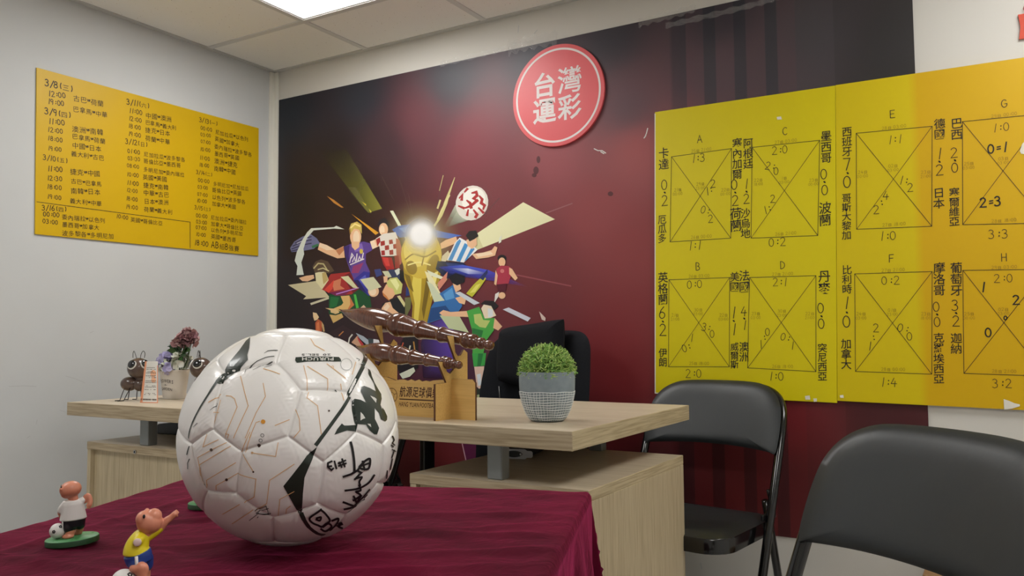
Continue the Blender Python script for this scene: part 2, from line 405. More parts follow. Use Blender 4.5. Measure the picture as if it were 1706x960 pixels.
LAY = [0]
ART = MB(); ARTA = MB()
def px_of(tag_, p):
    x, y = p[0], p[1]
    if tag_ == 'A': return 460 + x / 3.427, 280 + y / 3.427
    if tag_ == 'B': return 680 + x / 2.4, 280 + y / 2.4
    if tag_ == 'C': return 460 + x / 2.182, 240 + y / 2.182
    if tag_ == 'D': return 460 + x / 6.858, 460 + y / 6.858
    return x, y
def art(t, col, pts, alpha=None, cols=None, sm=False):
    """one flat printed shape; corner points read off the photograph, laid on the banner's plane"""
    LAY[0] += 1; y = MURAL_Y - .0002 - LAY[0] * 1.2e-5
    if sm: pts = curve2d(list(pts) + [pts[0]], 4)[:-1]
    w2 = []
    for p in pts: q = at_y(*px_of(t, p), y); w2.append((q[0], q[2]))
    v, f = tri2d(w2)
    if cols is not None:
        key = {(round(a[0], 5), round(a[1], 5)): c for a, c in zip(w2, cols)}
        cc = [(*lin(key.get((round(a[0], 5), round(a[1], 5)), cols[0])[:3], PK), key.get((round(a[0], 5), round(a[1], 5)), cols[0])[3]) for a in v]
        ARTA.add([(a[0], y, a[1]) for a in v], f, cc)
    elif alpha is not None: ARTA.add([(a[0], y, a[1]) for a in v], f, (*lin(col, PK), alpha))
    else: ART.add([(a[0], y, a[1]) for a in v], f, (*lin(col, PK), 1))
def stroke(t, col, pts, wpx, sm=False, alpha=None):
    LAY[0] += 1; y = MURAL_Y - .0002 - LAY[0] * 1.2e-5
    if sm: pts = curve2d(pts, 5)
    P = [px_of(t, p) for p in pts]
    vs, fs = ribbon2d(P, wpx); o = []
    for v in vs: o.append(tuple(at_y(v[0], v[1], y)))
    if alpha is None: ART.add(o, fs, (*lin(col, PK), 1))
    else: ARTA.add(o, fs, (*lin(col, PK), alpha))
def ell(t, col, cx, cy, rx, ry, rot=0, alpha=None):
    r = math.radians(rot); pts = []
    for i in range(22):
        a = 2 * pi * i / 22; x, yv = rx * math.cos(a), ry * math.sin(a)
        pts.append((cx + x * math.cos(r) - yv * math.sin(r), cy + x * math.sin(r) + yv * math.cos(r)))
    art(t, col, pts, alpha)
def glow(t, col, cx, cy, r, a0, inner=0.0):
    LAY[0] += 1; y = MURAL_Y - .0002 - LAY[0] * 1.2e-5
    vs = [tuple(at_y(*px_of(t, (cx, cy)), y))]; cs = [(*lin(col, PK), a0)]; fs = []; n = 32; rings = 9
    for k in range(1, rings + 1):
        tt = k / rings
        for i in range(n):
            a = 2 * pi * i / n; vs.append(tuple(at_y(*px_of(t, (cx + r * tt * math.cos(a), cy + r * tt * math.sin(a))), y)))
            cs.append((*lin(col, PK), a0 if tt < inner else a0 * (1 - (tt - inner) / (1 - inner)) ** 2))
    for i in range(n): fs.append([0, 1 + i, 1 + (i + 1) % n])
    for k in range(rings - 1):
        for i in range(n): fs.append([1 + k * n + i, 1 + k * n + (i + 1) % n, 1 + (k + 1) * n + (i + 1) % n, 1 + (k + 1) * n + i])
    ARTA.add(vs, fs, cs)
SKIN, SK2, SKD = (236, 190, 150), (246, 220, 190), (196, 128, 88)
PALE = (214, 208, 172); DK = (30, 24, 28)
# light beams and streaks
art('C', 0, [(150, 20), (255, 20), (385, 235), (335, 250)], cols=[(60, 55, 42, .0), (66, 62, 46, .35), (140, 140, 60, .95), (110, 110, 45, .9)])
art('A', 0, [(395, 110), (455, 110), (545, 260), (520, 250)], cols=[(130, 125, 90, .0), (130, 125, 90, .35), (150, 150, 80, .25), (150, 150, 80, .3)])
glow('C', (120, 70, 64), 527, 340, 300, .28)
stroke('B', (150, 78, 84), [(435, 428), (650, 472)], 2.2); stroke('B', (150, 95, 98), [(552, 180), (655, 142)], 2.0)
for p in ([(120, 130), (140, 25)], [(0, 100), (20, 200)], [(300, 190), (365, 120)], [(105, 190), (130, 85)]): stroke('B', (90, 66, 66), p, .8)
for p in ([(605, 50), (670, 180)], [(700, 50), (770, 270)]): stroke('A', (84, 66, 62), p, .7)
art('B', (232, 230, 186), [(460, 137), (587, 205), (300, 318), (262, 292), (275, 262)])
art('B', (214, 210, 160), [(275, 262), (300, 318), (160, 372), (130, 365)])
art('A', (222, 228, 200), [(650, 245), (668, 243), (752, 398), (741, 410)])
art('A', (190, 130, 60), [(290, 160), (330, 182), (386, 226), (372, 226), (330, 200)]); art('A', (222, 160, 52), [(430, 262), (482, 298), (586, 370), (568, 382), (500, 322)])
art('A', (200, 180, 60), [(490, 192), (515, 208), (512, 216)]); art('A', (200, 190, 80), [(528, 232), (545, 248), (540, 256)])
stroke('B', (206, 198, 136), [(186, 38), (160, 110), (150, 140), (132, 190), (96, 245)], [1, 4, 6, 4, 3]); stroke('B', (216, 206, 150), [(165, 110), (135, 165), (118, 205)], 2.5); stroke('B', (190, 176, 120), [(140, 30), (125, 90)], 1.2); stroke('B', (208, 198, 140), [(128, 130), (118, 160)], 3)
# flying ball with trail
art('B', 0, [(188, 148), (250, 206), (140, 242)], cols=[(206, 214, 190, .8), (190, 200, 176, .75), (120, 130, 110, .0)])
art('B', 0, [(196, 170), (232, 206), (160, 236)], cols=[(220, 226, 200, .7), (200, 206, 190, .7), (160, 166, 150, .1)])
glow('B', (150, 110, 105), 262, 130, 110, .4)
ell('B', (222, 216, 206), 255, 140, 64, 71, 25); ell('B', (238, 236, 228), 262, 130, 46, 52, 25)
R_ = (172, 52, 52)
for p in ([(255, 100), (272, 96), (276, 110), (262, 122), (270, 128)], [(285, 112), (296, 125), (292, 140), (306, 150), (300, 165)], [(235, 130), (248, 140), (252, 158)], [(228, 160), (250, 152), (276, 130)], [(240, 168), (236, 188)], [(262, 168), (276, 186), (270, 196)], [(205, 120), (216, 108), (214, 126)], [(202, 152), (222, 160)], [(282, 160), (300, 178)], [(226, 96), (236, 84)]):
    stroke('B', R_, p, [2.5, 4.5, 5, 4.5, 2.5][:len(p)], sm=False)
# blue scarf and stripes behind the cup
art('A', (56, 100, 186), [(662, 352), (700, 330), (760, 322), (800, 345), (760, 392), (705, 398)]); art('A', (92, 138, 214), [(700, 345), (760, 330), (790, 345), (735, 372)])
art('B', (70, 110, 200), [(95, 245), (150, 258), (215, 270), (160, 282), (100, 276)])
# pale shards, left
art('A', (208, 198, 160), [(68, 668), (232, 645), (305, 738), (155, 750), (172, 732)]); art('A', (206, 200, 172), [(194, 772), (300, 736), (302, 748), (200, 783)])
# running player in red and green, lower left
art('A', (24, 78, 44), [(302, 722), (400, 728), (470, 692), (535, 728), (545, 790), (505, 832), (300, 832)]); art('A', (36, 112, 58), [(310, 735), (360, 740), (345, 790), (305, 800)])
art('A', (82, 190, 74), [(443, 722), (456, 722), (478, 826), (462, 832)])
art('A', (168, 48, 48), [(258, 692), (312, 606), (420, 594), (474, 690), (430, 722), (360, 728), (300, 714)]); art('A', (112, 30, 42), [(380, 620), (420, 598), (474, 690), (440, 716)])
art('A', (214, 130, 96), [(318, 650), (372, 630), (366, 672), (392, 690), (330, 702)]); art('A', (222, 74, 60), [(274, 696), (330, 640), (322, 690), (300, 712)]); art('A', (120, 34, 80), [(300, 712), (440, 690), (390, 728), (340, 730)])
art('A', (226, 218, 174), [(222, 596), (282, 592), (300, 640), (262, 694), (228, 650)]); art('A', (196, 172, 110), [(262, 600), (284, 594), (296, 640), (270, 664)])
art('A', SKIN, [(130, 628), (170, 616), (214, 610), (218, 630), (180, 648), (150, 646)])
art('A', (92, 74, 58), [(208, 562), (226, 534), (256, 522), (296, 534), (332, 588), (300, 602), (262, 590), (222, 600)]); stroke('A', (190, 178, 130), [(216, 572), (240, 545), (270, 548), (290, 580)], 2.2); stroke('A', (210, 200, 150), [(240, 580), (268, 572), (300, 588)], 1.8)
art('A', (226, 186, 116), [(368, 732), (418, 728), (446, 782), (398, 826), (320, 806), (372, 784), (384, 770)]); art('A', (206, 120, 72), [(418, 728), (446, 782), (398, 826), (424, 778)])
art('A', (230, 196, 140), [(280, 800), (338, 804), (362, 822), (350, 836), (312, 826), (310, 812)]); art('A', (216, 178, 110), [(305, 838), (372, 826), (384, 852), (326, 886)]); stroke('A', (30, 60, 40), [(305, 834), (340, 838), (375, 826)], 2)
stroke('A', (196, 140, 220), [(345, 720), (470, 684)], 1.6)
art('A', (224, 190, 160), [(480, 800), (500, 782), (516, 800), (508, 828), (484, 826)])
# small figure far left
art('D', (44, 32, 38), [(418, 388), (450, 366), (500, 366), (528, 400), (520, 440), (470, 436)]); art('D', (238, 206, 160), [(420, 415), (462, 424), (490, 470), (470, 500), (438, 512), (424, 470)])
art('D', (190, 92, 56), [(446, 535), (480, 492), (520, 520), (524, 634), (452, 636)]); art('D', (222, 128, 80), [(462, 540), (490, 520), (500, 632), (458, 634)]); art('D', (206, 170, 120), [(520, 520), (545, 560), (556, 634), (538, 636), (522, 570)])
# keeper in purple
art('A', SKIN, [(248, 426), (290, 440), (340, 468), (386, 446), (392, 512), (350, 516), (290, 492), (238, 466)]); art('A', SK2, [(250, 428), (292, 442), (330, 466), (290, 470), (246, 450)]); art('A', SKD, [(340, 470), (386, 448), (388, 470), (360, 500)])
art('A', (96, 70, 150), [(384, 452), (430, 432), (500, 420), (545, 432), (548, 470), (512, 490), (512, 540), (536, 592), (500, 642), (446, 642), (424, 592), (400, 520)])
art('A', (60, 44, 110), [(384, 452), (420, 440), (414, 500), (430, 580), (400, 520)]); art('A', (150, 60, 110), [(440, 560), (500, 540), (470, 600), (430, 600)]); art('A', (134, 106, 190), [(440, 440), (490, 430), (500, 470), (450, 480)])
art('A', SK2, [(536, 420), (588, 400), (602, 440), (550, 464)]); art('A', SKIN, [(560, 412), (590, 400), (602, 440), (576, 450)])
for p in ([(420, 540), (432, 488), (440, 500), (426, 518)], [(436, 535), (448, 508), (452, 532)], [(458, 530), (462, 490)], [(468, 528), (476, 505), (484, 524)], [(490, 522), (498, 486)], [(424, 552), (500, 520)]): stroke('A', (232, 226, 230), p, 1.7)
ell('A', (214, 190, 80), 486, 476, 10, 14)
art('A', (54, 52, 150), [(440, 640), (500, 590), (536, 596), (530, 650), (562, 700), (530, 732), (480, 690)]); art('A', (92, 96, 196), [(470, 640), (510, 610), (520, 650), (545, 698), (520, 690)]); art('A', (38, 34, 96), [(440, 640), (470, 640), (520, 720), (480, 690)])
ell('A', SKIN, 556, 704, 31, 32); ell('A', SK2, 552, 706, 20, 22)
ell('A', SKIN, 454, 392, 32, 50); ell('A', SK2, 458, 400, 19, 42); art('A', SKIN, [(430, 420), (476, 420), (474, 452), (450, 470), (432, 450)])
art('A', (210, 184, 96), [(416, 352), (428, 318), (462, 306), (488, 324), (490, 376), (474, 352), (446, 346), (426, 372)]); stroke('A', (244, 228, 150), [(428, 340), (450, 320), (478, 332)], 2.5); stroke('A', (150, 116, 60), [(420, 350), (424, 376)], 2)
# glove and white splash
art('A', (112, 116, 156), [(80, 458), (104, 420), (150, 392), (196, 376), (232, 402), (250, 430), (216, 462), (150, 474), (88, 480)]);
for p in ([(90, 462), (150, 440), (200, 430)], [(96, 446), (150, 420), (200, 410)], [(110, 428), (160, 404), (200, 392)], [(90, 474), (150, 460)]): stroke('A', (52, 50, 84), p, 1.8)
stroke('A', (60, 120, 84), [(210, 450), (236, 440)], 4); stroke('A', (182, 186, 214), [(120, 430), (180, 404)], 1.6)
art('A', (216, 224, 216), [(178, 366), (200, 344), (330, 338), (344, 330), (390, 350), (330, 346), (214, 356), (176, 400), (156, 462), (160, 492), (144, 540), (158, 610), (116, 612), (122, 560), (106, 530), (118, 480), (150, 410)])
# chequered player
art('A', (30, 30, 44), [(586, 340), (580, 318), (596, 292), (622, 284), (646, 312), (640, 352), (620, 326)]); ell('A', SKIN, 613, 350, 26, 36); ell('A', SK2, 606, 356, 14, 28)
art('A', SKIN, [(600, 370), (634, 366), (640, 392), (608, 396)])
art('A', (228, 222, 216), [(568, 404), (612, 376), (682, 366), (706, 430), (692, 502), (600, 504), (590, 450)])
for p in ([(596, 420), (620, 414), (622, 440), (598, 446)], [(644, 412), (664, 408), (668, 432), (646, 436)], [(620, 444), (644, 440), (646, 466), (622, 470)], [(668, 436), (690, 432), (690, 460), (670, 462)], [(600, 472), (620, 470), (622, 498), (602, 500)], [(646, 470), (668, 466), (670, 494), (648, 496)], [(570, 408), (592, 396), (596, 420), (578, 446)]): art('A', (160, 44, 48), p)
art('A', (176, 90, 80), [(684, 400), (704, 410), (720, 470), (716, 546), (692, 566), (686, 480)]); art('A', (150, 52, 50), [(676, 500), (700, 500), (706, 570), (680, 575)])
art('A', (166, 38, 44), [(600, 506), (660, 512), (676, 578), (634, 584), (612, 550)]); art('A', (206, 64, 62), [(606, 510), (640, 514), (650, 560), (626, 560)])
art('A', (54, 62, 96), [(640, 580), (690, 580), (738, 600), (710, 640), (650, 620)]); art('A', (216, 220, 210), [(676, 586), (700, 572), (722, 590), (690, 614)]); art('A', (60, 70, 130), [(560, 580), (596, 576), (606, 610), (572, 625)])
# shards
art('A', (212, 212, 176), [(480, 636), (556, 622), (602, 680), (530, 702)]); art('A', (218, 214, 170), [(368, 622), (412, 616), (470, 688), (440, 684)]); art('A', (206, 208, 176), [(606, 590), (640, 588), (660, 622), (630, 628)])
# blond player in black
art('A', (26, 30, 34), [(606, 775), (690, 738), (738, 790), (732, 856), (680, 850), (600, 820)]); art('A', (214, 206, 150), [(690, 732), (708, 728), (738, 774), (732, 796)])
art('A', (236, 184, 140), [(606, 708), (628, 664), (664, 664), (684, 716), (664, 744), (640, 754), (612, 730)]); art('A', (210, 130, 74), [(606, 708), (630, 730), (650, 760), (640, 754), (612, 730)])
art('A', (206, 208, 124), [(630, 652), (650, 630), (690, 624), (722, 664), (714, 716), (680, 724), (668, 690), (640, 680)]); art('A', (236, 238, 170), [(650, 640), (684, 632), (704, 670), (690, 700), (672, 672)]); art('A', SKIN, [(612, 620), (636, 616), (636, 650), (616, 656)])
art('A', SKIN, [(598, 806), (624, 770), (652, 764), (666, 800), (722, 846), (716, 862), (640, 838), (612, 826)]); art('A', SK2, [(612, 800), (636, 772), (650, 790), (628, 820)]); stroke('A', (24, 24, 28), [(600, 800), (598, 826), (612, 832)], 1.6)
art('A', (110, 112, 70), [(735, 740), (772, 738), (768, 800), (738, 860)]); art('A', (40, 56, 120), [(742, 680), (768, 680), (768, 726), (740, 732)])
art('A', (22, 24, 30), [(705, 580), (735, 590), (728, 660), (706, 640)])
# generic golden cup: globe on a flared, folded stem
art('C', (176, 148, 44), [(462, 440), (600, 430), (596, 490), (575, 540), (560, 600), (548, 652), (492, 652), (496, 590), (482, 530), (466, 490)])
art('C', (226, 206, 92), [(500, 470), (530, 470), (526, 560), (516, 648), (500, 648), (504, 580), (492, 520)]); art('C', (120, 98, 30), [(548, 470), (566, 480), (552, 560), (536, 640), (530, 600)]); art('C', (240, 228, 140), [(570, 470), (590, 462), (574, 530), (560, 560)])
art('C', (126, 104, 36), [(466, 470), (486, 480), (500, 540), (482, 520)])
ell('C', (212, 184, 70), 528, 402, 74, 88); ell('C', (238, 218, 116), 514, 384, 50, 64, 10); ell('C', (156, 128, 40), 570, 440, 20, 40, 20); ell('C', (150, 122, 40), 492, 450, 20, 26, -20)
stroke('C', (140, 112, 36), [(470, 420), (500, 400), (540, 410), (580, 390)], 2.4, True); stroke('C', (246, 236, 160), [(480, 440), (520, 430), (560, 440)], 2.2, True); stroke('C', (140, 112, 36), [(520, 330), (540, 380), (530, 440)], 2.2, True)
art('C', (236, 230, 186), [(540, 462), (560, 470), (612, 570), (580, 574)]); art('C', (230, 232, 206), [(548, 458), (622, 490), (618, 498), (560, 478)])
# player in sky-blue stripes
art('B', (24, 34, 70), [(118, 372), (220, 378), (260, 412), (210, 448), (150, 440), (110, 404)]); art('B', (40, 60, 120), [(150, 380), (220, 384), (230, 410), (170, 410)])
art('B', SKIN, [(128, 302), (150, 288), (192, 274), (198, 298), (150, 318), (132, 324)])
art('B', (236, 238, 240), [(155, 368), (186, 300), (206, 278), (246, 300), (278, 326), (222, 378)])
for p in ([(160, 368), (194, 296), (206, 284), (212, 292), (176, 370)], [(192, 372), (226, 300), (240, 308), (208, 376)], [(224, 374), (254, 316), (266, 324), (236, 366)]): art('B', (74, 146, 206), p)
art('B', SKIN, [(254, 344), (300, 338), (334, 328), (346, 312), (357, 318), (348, 350), (320, 358), (272, 364)]); art('B', SK2, [(270, 344), (330, 334), (340, 345), (280, 356)])
art('B', SKIN, [(232, 288), (272, 274), (276, 306), (256, 324), (238, 312)]); art('B', (40, 36, 36), [(230, 270), (244, 252), (272, 250), (281, 272), (266, 284), (246, 294)])
art('B', (230, 232, 214), [(364, 280), (374, 268), (372, 296), (362, 302)]); art('B', (220, 210, 180), [(136, 352), (160, 330), (166, 346), (150, 374), (132, 372)])
# blue lens streak
art('B', 0, [(120, 396), (220, 388), (320, 408), (482, 476), (300, 446), (180, 430)], cols=[(60, 70, 190, .5), (90, 110, 230, .9), (80, 90, 220, .8), (110, 80, 190, .0), (60, 60, 170, .6), (40, 40, 130, .5)])
art('B', 0, [(170, 400), (240, 402), (330, 425), (240, 424)], cols=[(150, 170, 250, .3), (225, 230, 255, .95), (130, 140, 240, .1), (170, 180, 250, .8)])
# boy in pink
ell('B', (30, 24, 28), 375, 361, 18, 14); ell('B', SKIN, 375, 376, 14, 18); art('B', (172, 54, 76), [(352, 404), (372, 390), (402, 392), (418, 406), (402, 462), (354, 466), (358, 430)]); ell('B', (206, 120, 120), 376, 412, 8, 8)
art('B', SKIN, [(404, 398), (416, 404), (438, 440), (428, 450), (404, 424)]); art('B', SKIN, [(350, 408), (358, 430), (352, 470), (344, 464)]); art('B', (90, 26, 44), [(354, 466), (394, 462), (390, 492), (360, 497)]); art('B', (226, 220, 216), [(344, 540), (348, 504), (364, 495), (360, 516)]); ell('B', SKIN, 375, 510, 14, 13)
# yellow sleeve, pale shards right
art('B', (196, 192, 60), [(232, 502), (262, 466), (300, 430), (312, 442), (286, 480), (256, 516)]); art('B', (224, 220, 110), [(246, 500), (272, 468), (290, 462), (268, 496)]); art('B', (40, 50, 100), [(285, 440), (318, 404), (318, 420), (300, 450)])
art('B', (214, 216, 230), [(378, 566), (402, 558), (490, 600), (478, 614)]); art('B', (190, 178, 110), [(110, 470), (150, 430), (156, 446), (130, 480)]); art('B', (216, 140, 120), [(118, 460), (158, 414), (152, 452), (122, 490)])
# player in blue
art('B', (52, 112, 178), [(126, 502), (178, 468), (206, 508), (216, 552), (190, 592), (130, 604), (76, 622), (92, 556)]); art('B', (90, 156, 214), [(140, 505), (176, 478), (186, 520), (150, 530)]); art('B', (34, 74, 130), [(92, 560), (150, 550), (180, 590), (130, 602), (80, 618)])
art('B', SKIN, [(178, 462), (206, 456), (212, 484), (190, 498)]); art('B', (28, 26, 34), [(162, 436), (190, 420), (226, 432), (226, 456), (196, 470), (176, 460)])
art('B', SKIN, [(188, 520), (214, 512), (232, 520), (226, 546), (204, 540)]); art('B', (206, 214, 224), [(188, 500), (206, 494), (286, 540), (264, 548)]); art('B', (208, 216, 186), [(74, 452), (96, 464), (146, 530), (104, 536)])
# violet field behind the stand, pale shard
art('B', 0, [(90, 620), (150, 600), (180, 640), (185, 720), (172, 840), (60, 840), (50, 700)], cols=[(60, 40, 110, .9), (96, 70, 170, .95), (120, 90, 200, .95), (100, 70, 180, .95), (60, 24, 70, .8), (50, 22, 50, .7), (50, 30, 70, .8)])
art('B', (196, 206, 164), [(126, 590), (198, 580), (242, 658), (162, 642)])
art('B', (26, 20, 28), [(-10, 660), (40, 670), (40, 800), (-30, 830), (-60, 760)])
stroke('B', (200, 90, 60), [(-20, 700), (-34, 740)], 2); stroke('B', (226, 228, 210), [(4, 728), (8, 712)], 2.2); stroke('B', (190, 140, 70), [(22, 696), (26, 726)], 2)
art('C', (222, 226, 206), [(448, 836), (470, 826), (500, 812), (506, 826), (486, 846), (460, 854)])
# player in green
art('B', (36, 30, 34), [(288, 545), (306, 530), (342, 532), (362, 552), (344, 568), (318, 548)]); art('B', (238, 222, 196), [(292, 562), (302, 546), (332, 552), (352, 590), (330, 600), (306, 602)]); art('B', (222, 228, 232), [(318, 560), (338, 566), (340, 592), (320, 598)])
art('B', SKIN, [(124, 580), (140, 568), (170, 576), (234, 572), (242, 596), (180, 594), (140, 592)])
art('B', (76, 170, 74), [(234, 572), (284, 555), (306, 602), (346, 600), (342, 650), (312, 690), (300, 745), (258, 745), (256, 650)]); art('B', (190, 206, 120), [(262, 586), (290, 582), (300, 608), (328, 610), (310, 640), (286, 636), (266, 620)]); art('B', (40, 120, 60), [(256, 640), (300, 650), (290, 690), (260, 700)])
art('B', SKIN, [(346, 600), (376, 634), (360, 650), (340, 640)])
art('B', (62, 166, 76), [(256, 742), (312, 740), (306, 790), (262, 795)]); art('B', (36, 120, 60), [(280, 742), (300, 742), (290, 792), (276, 794)])
art('B', (232, 200, 184), [(264, 795), (304, 793), (296, 876), (284, 884), (274, 874)]); art('B', (226, 232, 238), [(274, 826), (290, 822), (294, 868), (280, 872)]); art('B', (52, 60, 50), [(274, 884), (292, 882), (288, 918), (274, 915)]); ell('B', (190, 200, 150), 281, 912, 6, 6)
art('B', (222, 200, 190), [(524, 574), (534, 584), (550, 600), (548, 612), (534, 606)])
# lower left tangle of legs
art('D', (54, 34, 40), [(600, 650), (760, 560), (900, 640), (960, 720), (840, 760), (700, 700)]); art('D', (206, 160, 130), [(860, 760), (930, 680), (980, 780), (960, 820)]); art('D', (186, 60, 66), [(920, 680), (1000, 780), (990, 820), (940, 740)]); art('D', (226, 226, 230), [(1110, 720), (1170, 730), (1240, 800), (1110, 810)]); art('D', (168, 178, 190), [(910, 650), (1000, 690), (1090, 760), (1040, 790), (960, 720)]); art('D', (60, 72, 76), [(1050, 710), (1112, 720), (1110, 815), (1060, 800)])
stroke('D', (220, 220, 210), [(828, 760), (838, 710), (868, 672)], 2.2); stroke('D', (200, 130, 70), [(720, 680), (766, 636)], 1.6)
# purple lower part seen under the desk top
art('P', (92, 28, 66), [(772, 735), (802, 735), (802, 770), (778, 775)]); stroke('P', (206, 160, 176), [(769, 735), (778, 775)], 1.6)
# flare on the cup
glow('C', (255, 236, 170), 527, 350, 165, .75); glow('C', (250, 252, 255), 527, 328, 80, 1.0, .42)
LAY0 = LAY[0]
pa = ART.build('printed_artwork', PRINT, mural, color=True, normals=False); pa['label'] = 'cartoon football players around a golden cup'
pg = ARTA.build('printed_glow', attr_mat('printed_vinyl_glow', .42, .42, alpha=True), mural, color=True, normals=False)
# clear tape along the banner's upper edge
TAPE = bpy.data.materials.new('clear_tape'); TAPE.use_nodes = True
b = bsdf(TAPE); b.inputs['Base Color'].default_value = (.8, .8, .8, 1); b.inputs['Roughness'].default_value = .12; b.inputs['Alpha'].default_value = .13; b.inputs['Specular IOR Level'].default_value = 1.0
def tape(pts, wpx, amp=.004, n=60):
    mb = MB(); P = curve2d(pts, 20); vs = []; fs = []
    for i, p in enumerate(P):
        for k in range(6):
            t = (k / 5 - .5) * wpx * (1 + .25 * math.sin(i * .9)); q = at_y(p[0], p[1] + t, MURAL_Y)
            vs.append((q[0], MURAL_Y - .004 - RNG.random() * amp, q[2]))
    for i in range(len(P) - 1):
        for k in range(5): fs.append([i * 6 + k, i * 6 + k + 1, (i + 1) * 6 + k + 1, (i + 1) * 6 + k])
    mb.add(vs, fs); return mb.build('clear_tape_strip', TAPE, mural, normals=False)
tape([(735, 107), (800, 92), (850, 80), (890, 72)], 9); tape([(848, 82), (885, 72), (930, 63)], 22, .008); tape([(1065, 40), (1110, 28), (1160, 14)], 13, .007); tape([(1110, 44), (1180, 28), (1260, 8), (1300, -4)], 9, .006)
# scuffs where the print has worn to white
mb = MB()
for pts in ([(1075, 227), (1077, 222), (1079, 214)], [(1073, 230), (1076, 226)], [(990, 248), (996, 251), (1003, 251), (1009, 255)], [(1001, 253), (1006, 256)]):
    vs, fs = ribbon2d(pts, 1.6); mb.add([tuple(at_y(v[0], v[1], MURAL_Y - .0003)) for v in vs], fs, (.7, .68, .66, 1))
for (x, y, rx, ry) in ((897, 266, 3.2, 6), (893, 284, 4.5, 6.5), (890, 292, 4, 3.5), (1017, 323, 4.5, 4)):
    mb.add([tuple(at_y(x + rx * math.cos(a), y + ry * math.sin(a), MURAL_Y - .0003)) for a in np.linspace(0, 2 * pi, 14)[:-1]], [list(range(13))], (*lin((86, 34, 40)), 1))
mb.build('worn_patch', PRINT, mural, color=True, normals=False)

# ------------------------------------------------------------------ round shop sign
sc_ = at_y(929, 159, -.012); SR = .191
t = thing('round_sign', 'round red sign with four large white characters on the mural', 'sign', (sc_[0], MURAL_Y - .001, sc_[2]))
MF = RX_(pi / 2)                               # lathe axis z -> -y
SIGN_RED = mat('coral_red_sign_board', (222, 86, 92), 1, .4); SIGN_W = mat('white_sign_paint', (232, 222, 222), 1, .45)
lathe(MB(), [(SR - .001, 0), (SR, .001), (SR, .009), (SR - .001, .010)], 96, MF).build('board', SIGN_RED, t, smooth=30)
mb = MB(); n = 96
mb.add([(r * math.cos(2 * pi * i / n), -.0103, r * math.sin(2 * pi * i / n)) for r in (SR * .885, SR * .925) for i in range(n)], [[i, (i + 1) % n, n + (i + 1) % n, n + i] for i in range(n)])
mb.build('ring', SIGN_W, t, normals=False)
for ch, cx, cz, s in (('台', -.052, .048, .098), ('灣', .052, .050, .104), ('運', -.054, -.052, .100), ('彩', .050, -.052, .098)):
    vs, fs, x0, x1 = glyph(ch, {'灣': .011, '彩': .018}.get(ch, .022)); mb = MB()
    ys = [v[1] for v in vs]; gx_ = (min(v[0] for v in vs) + max(v[0] for v in vs)) / 2; gy_ = (min(ys) + max(ys)) / 2
    mb.add([(cx + (v[0] - gx_) * s, -.0104, cz + (v[1] - gy_) * s) for v in vs], fs)
    mb.build('character', SIGN_W, t, normals=False)
EDGE = mat('pale_sign_edge', (190, 150, 150), 1, .5)

# ------------------------------------------------------------------ yellow sheets with handwriting
YEL = noise_mat('yellow_corrugated_plastic', (214, 198, 9), (218, 202, 13), nscale=2.5, k=1.0, rough=.38, spec=.35)
YEL2 = noise_mat('deep_yellow_corrugated_plastic', (208, 169, 7), (212, 173, 9), nscale=2.5, k=1.0, rough=.42, spec=.35)
YEL3 = mat('show_through_yellow_corrugated_plastic', (222, 206, 10), 1, .4, spec=.35)     # backing seen through the sheet is painted in: lemon over mural, amber over wall
tc = N(YEL3, 'ShaderNodeTexCoord'); sx_ = N(YEL3, 'ShaderNodeSeparateXYZ'); mr = N(YEL3, 'ShaderNodeMapRange'); mr.inputs['From Min'].default_value = MX1 - .02; mr.inputs['From Max'].default_value = MX1 + .006
mx_ = N(YEL3, 'ShaderNodeMix', data_type='RGBA'); mx_.inputs[6].default_value = (*lin((212, 190, 9)), 1); mx_.inputs[7].default_value = (*lin((210, 169, 8)), 1)
LK(YEL3, tc, 'Object', sx_, 'Vector'); LK(YEL3, sx_, 'X', mr, 'Value'); LK(YEL3, mr, 'Result', mx_, 0); LK(YEL3, mx_, 2, bsdf(YEL3), 'Base Color')
INK = mat('black_marker', (26, 22, 16), 1, .55); INK2 = mat('thin_pencil_ink', (120, 92, 14), 1, .6)
def sheet(name, label, m, corners, th, wall, y0):
    """corrugated sheet standing off the wall; corners (x or y, z) counter-clockwise"""
    mb = MB()
    f = (lambda a, z, d: (d, a, z)) if wall == 'x' else (lambda a, z, d: (a, d, z))
    a = [f(c[0], c[1], y0) for c in corners]; b2 = [f(c[0], c[1], y0 + th) for c in corners]
    mb.add(a + b2, [[0, 1, 2, 3], [4, 5, 6, 7]] + [[i, (i + 1) % 4, 4 + (i + 1) % 4, 4 + i] for i in range(4)])
    o = mb.build(name, m); return tag(o, label, 'board')
lb = sheet('yellow_board', 'yellow board of handwritten match times hanging on the left wall', YEL2, [(p[1], p[2]) for p in (at_x(58.7, 390, .006), at_x(430.4, 426.4, .006), at_x(431, 213.7, .006), at_x(61.4, 112.5, .006))], .005, 'x', .001)
LX = .0066
def lpx(p): return 40 + p[0] / 2.6667, 90 + p[1] / 2.6667
def lline(mb, s, a, b, hs=1.0, w=.1):
    A = at_x(*lpx(a), LX); B = at_x(*lpx(b), LX); _, W = hand_layout(s); d = (B - A) / W; e = np.linalg.norm(d)
    up = np.array([0, -d[2], d[1]]) / e * e * hs
    if up[2] < 0: up = -up
    O = A - up * .5
    hand_text(mb, s, lambda u, v: tuple(O + d * u + up * v), w=w, jit=.04)
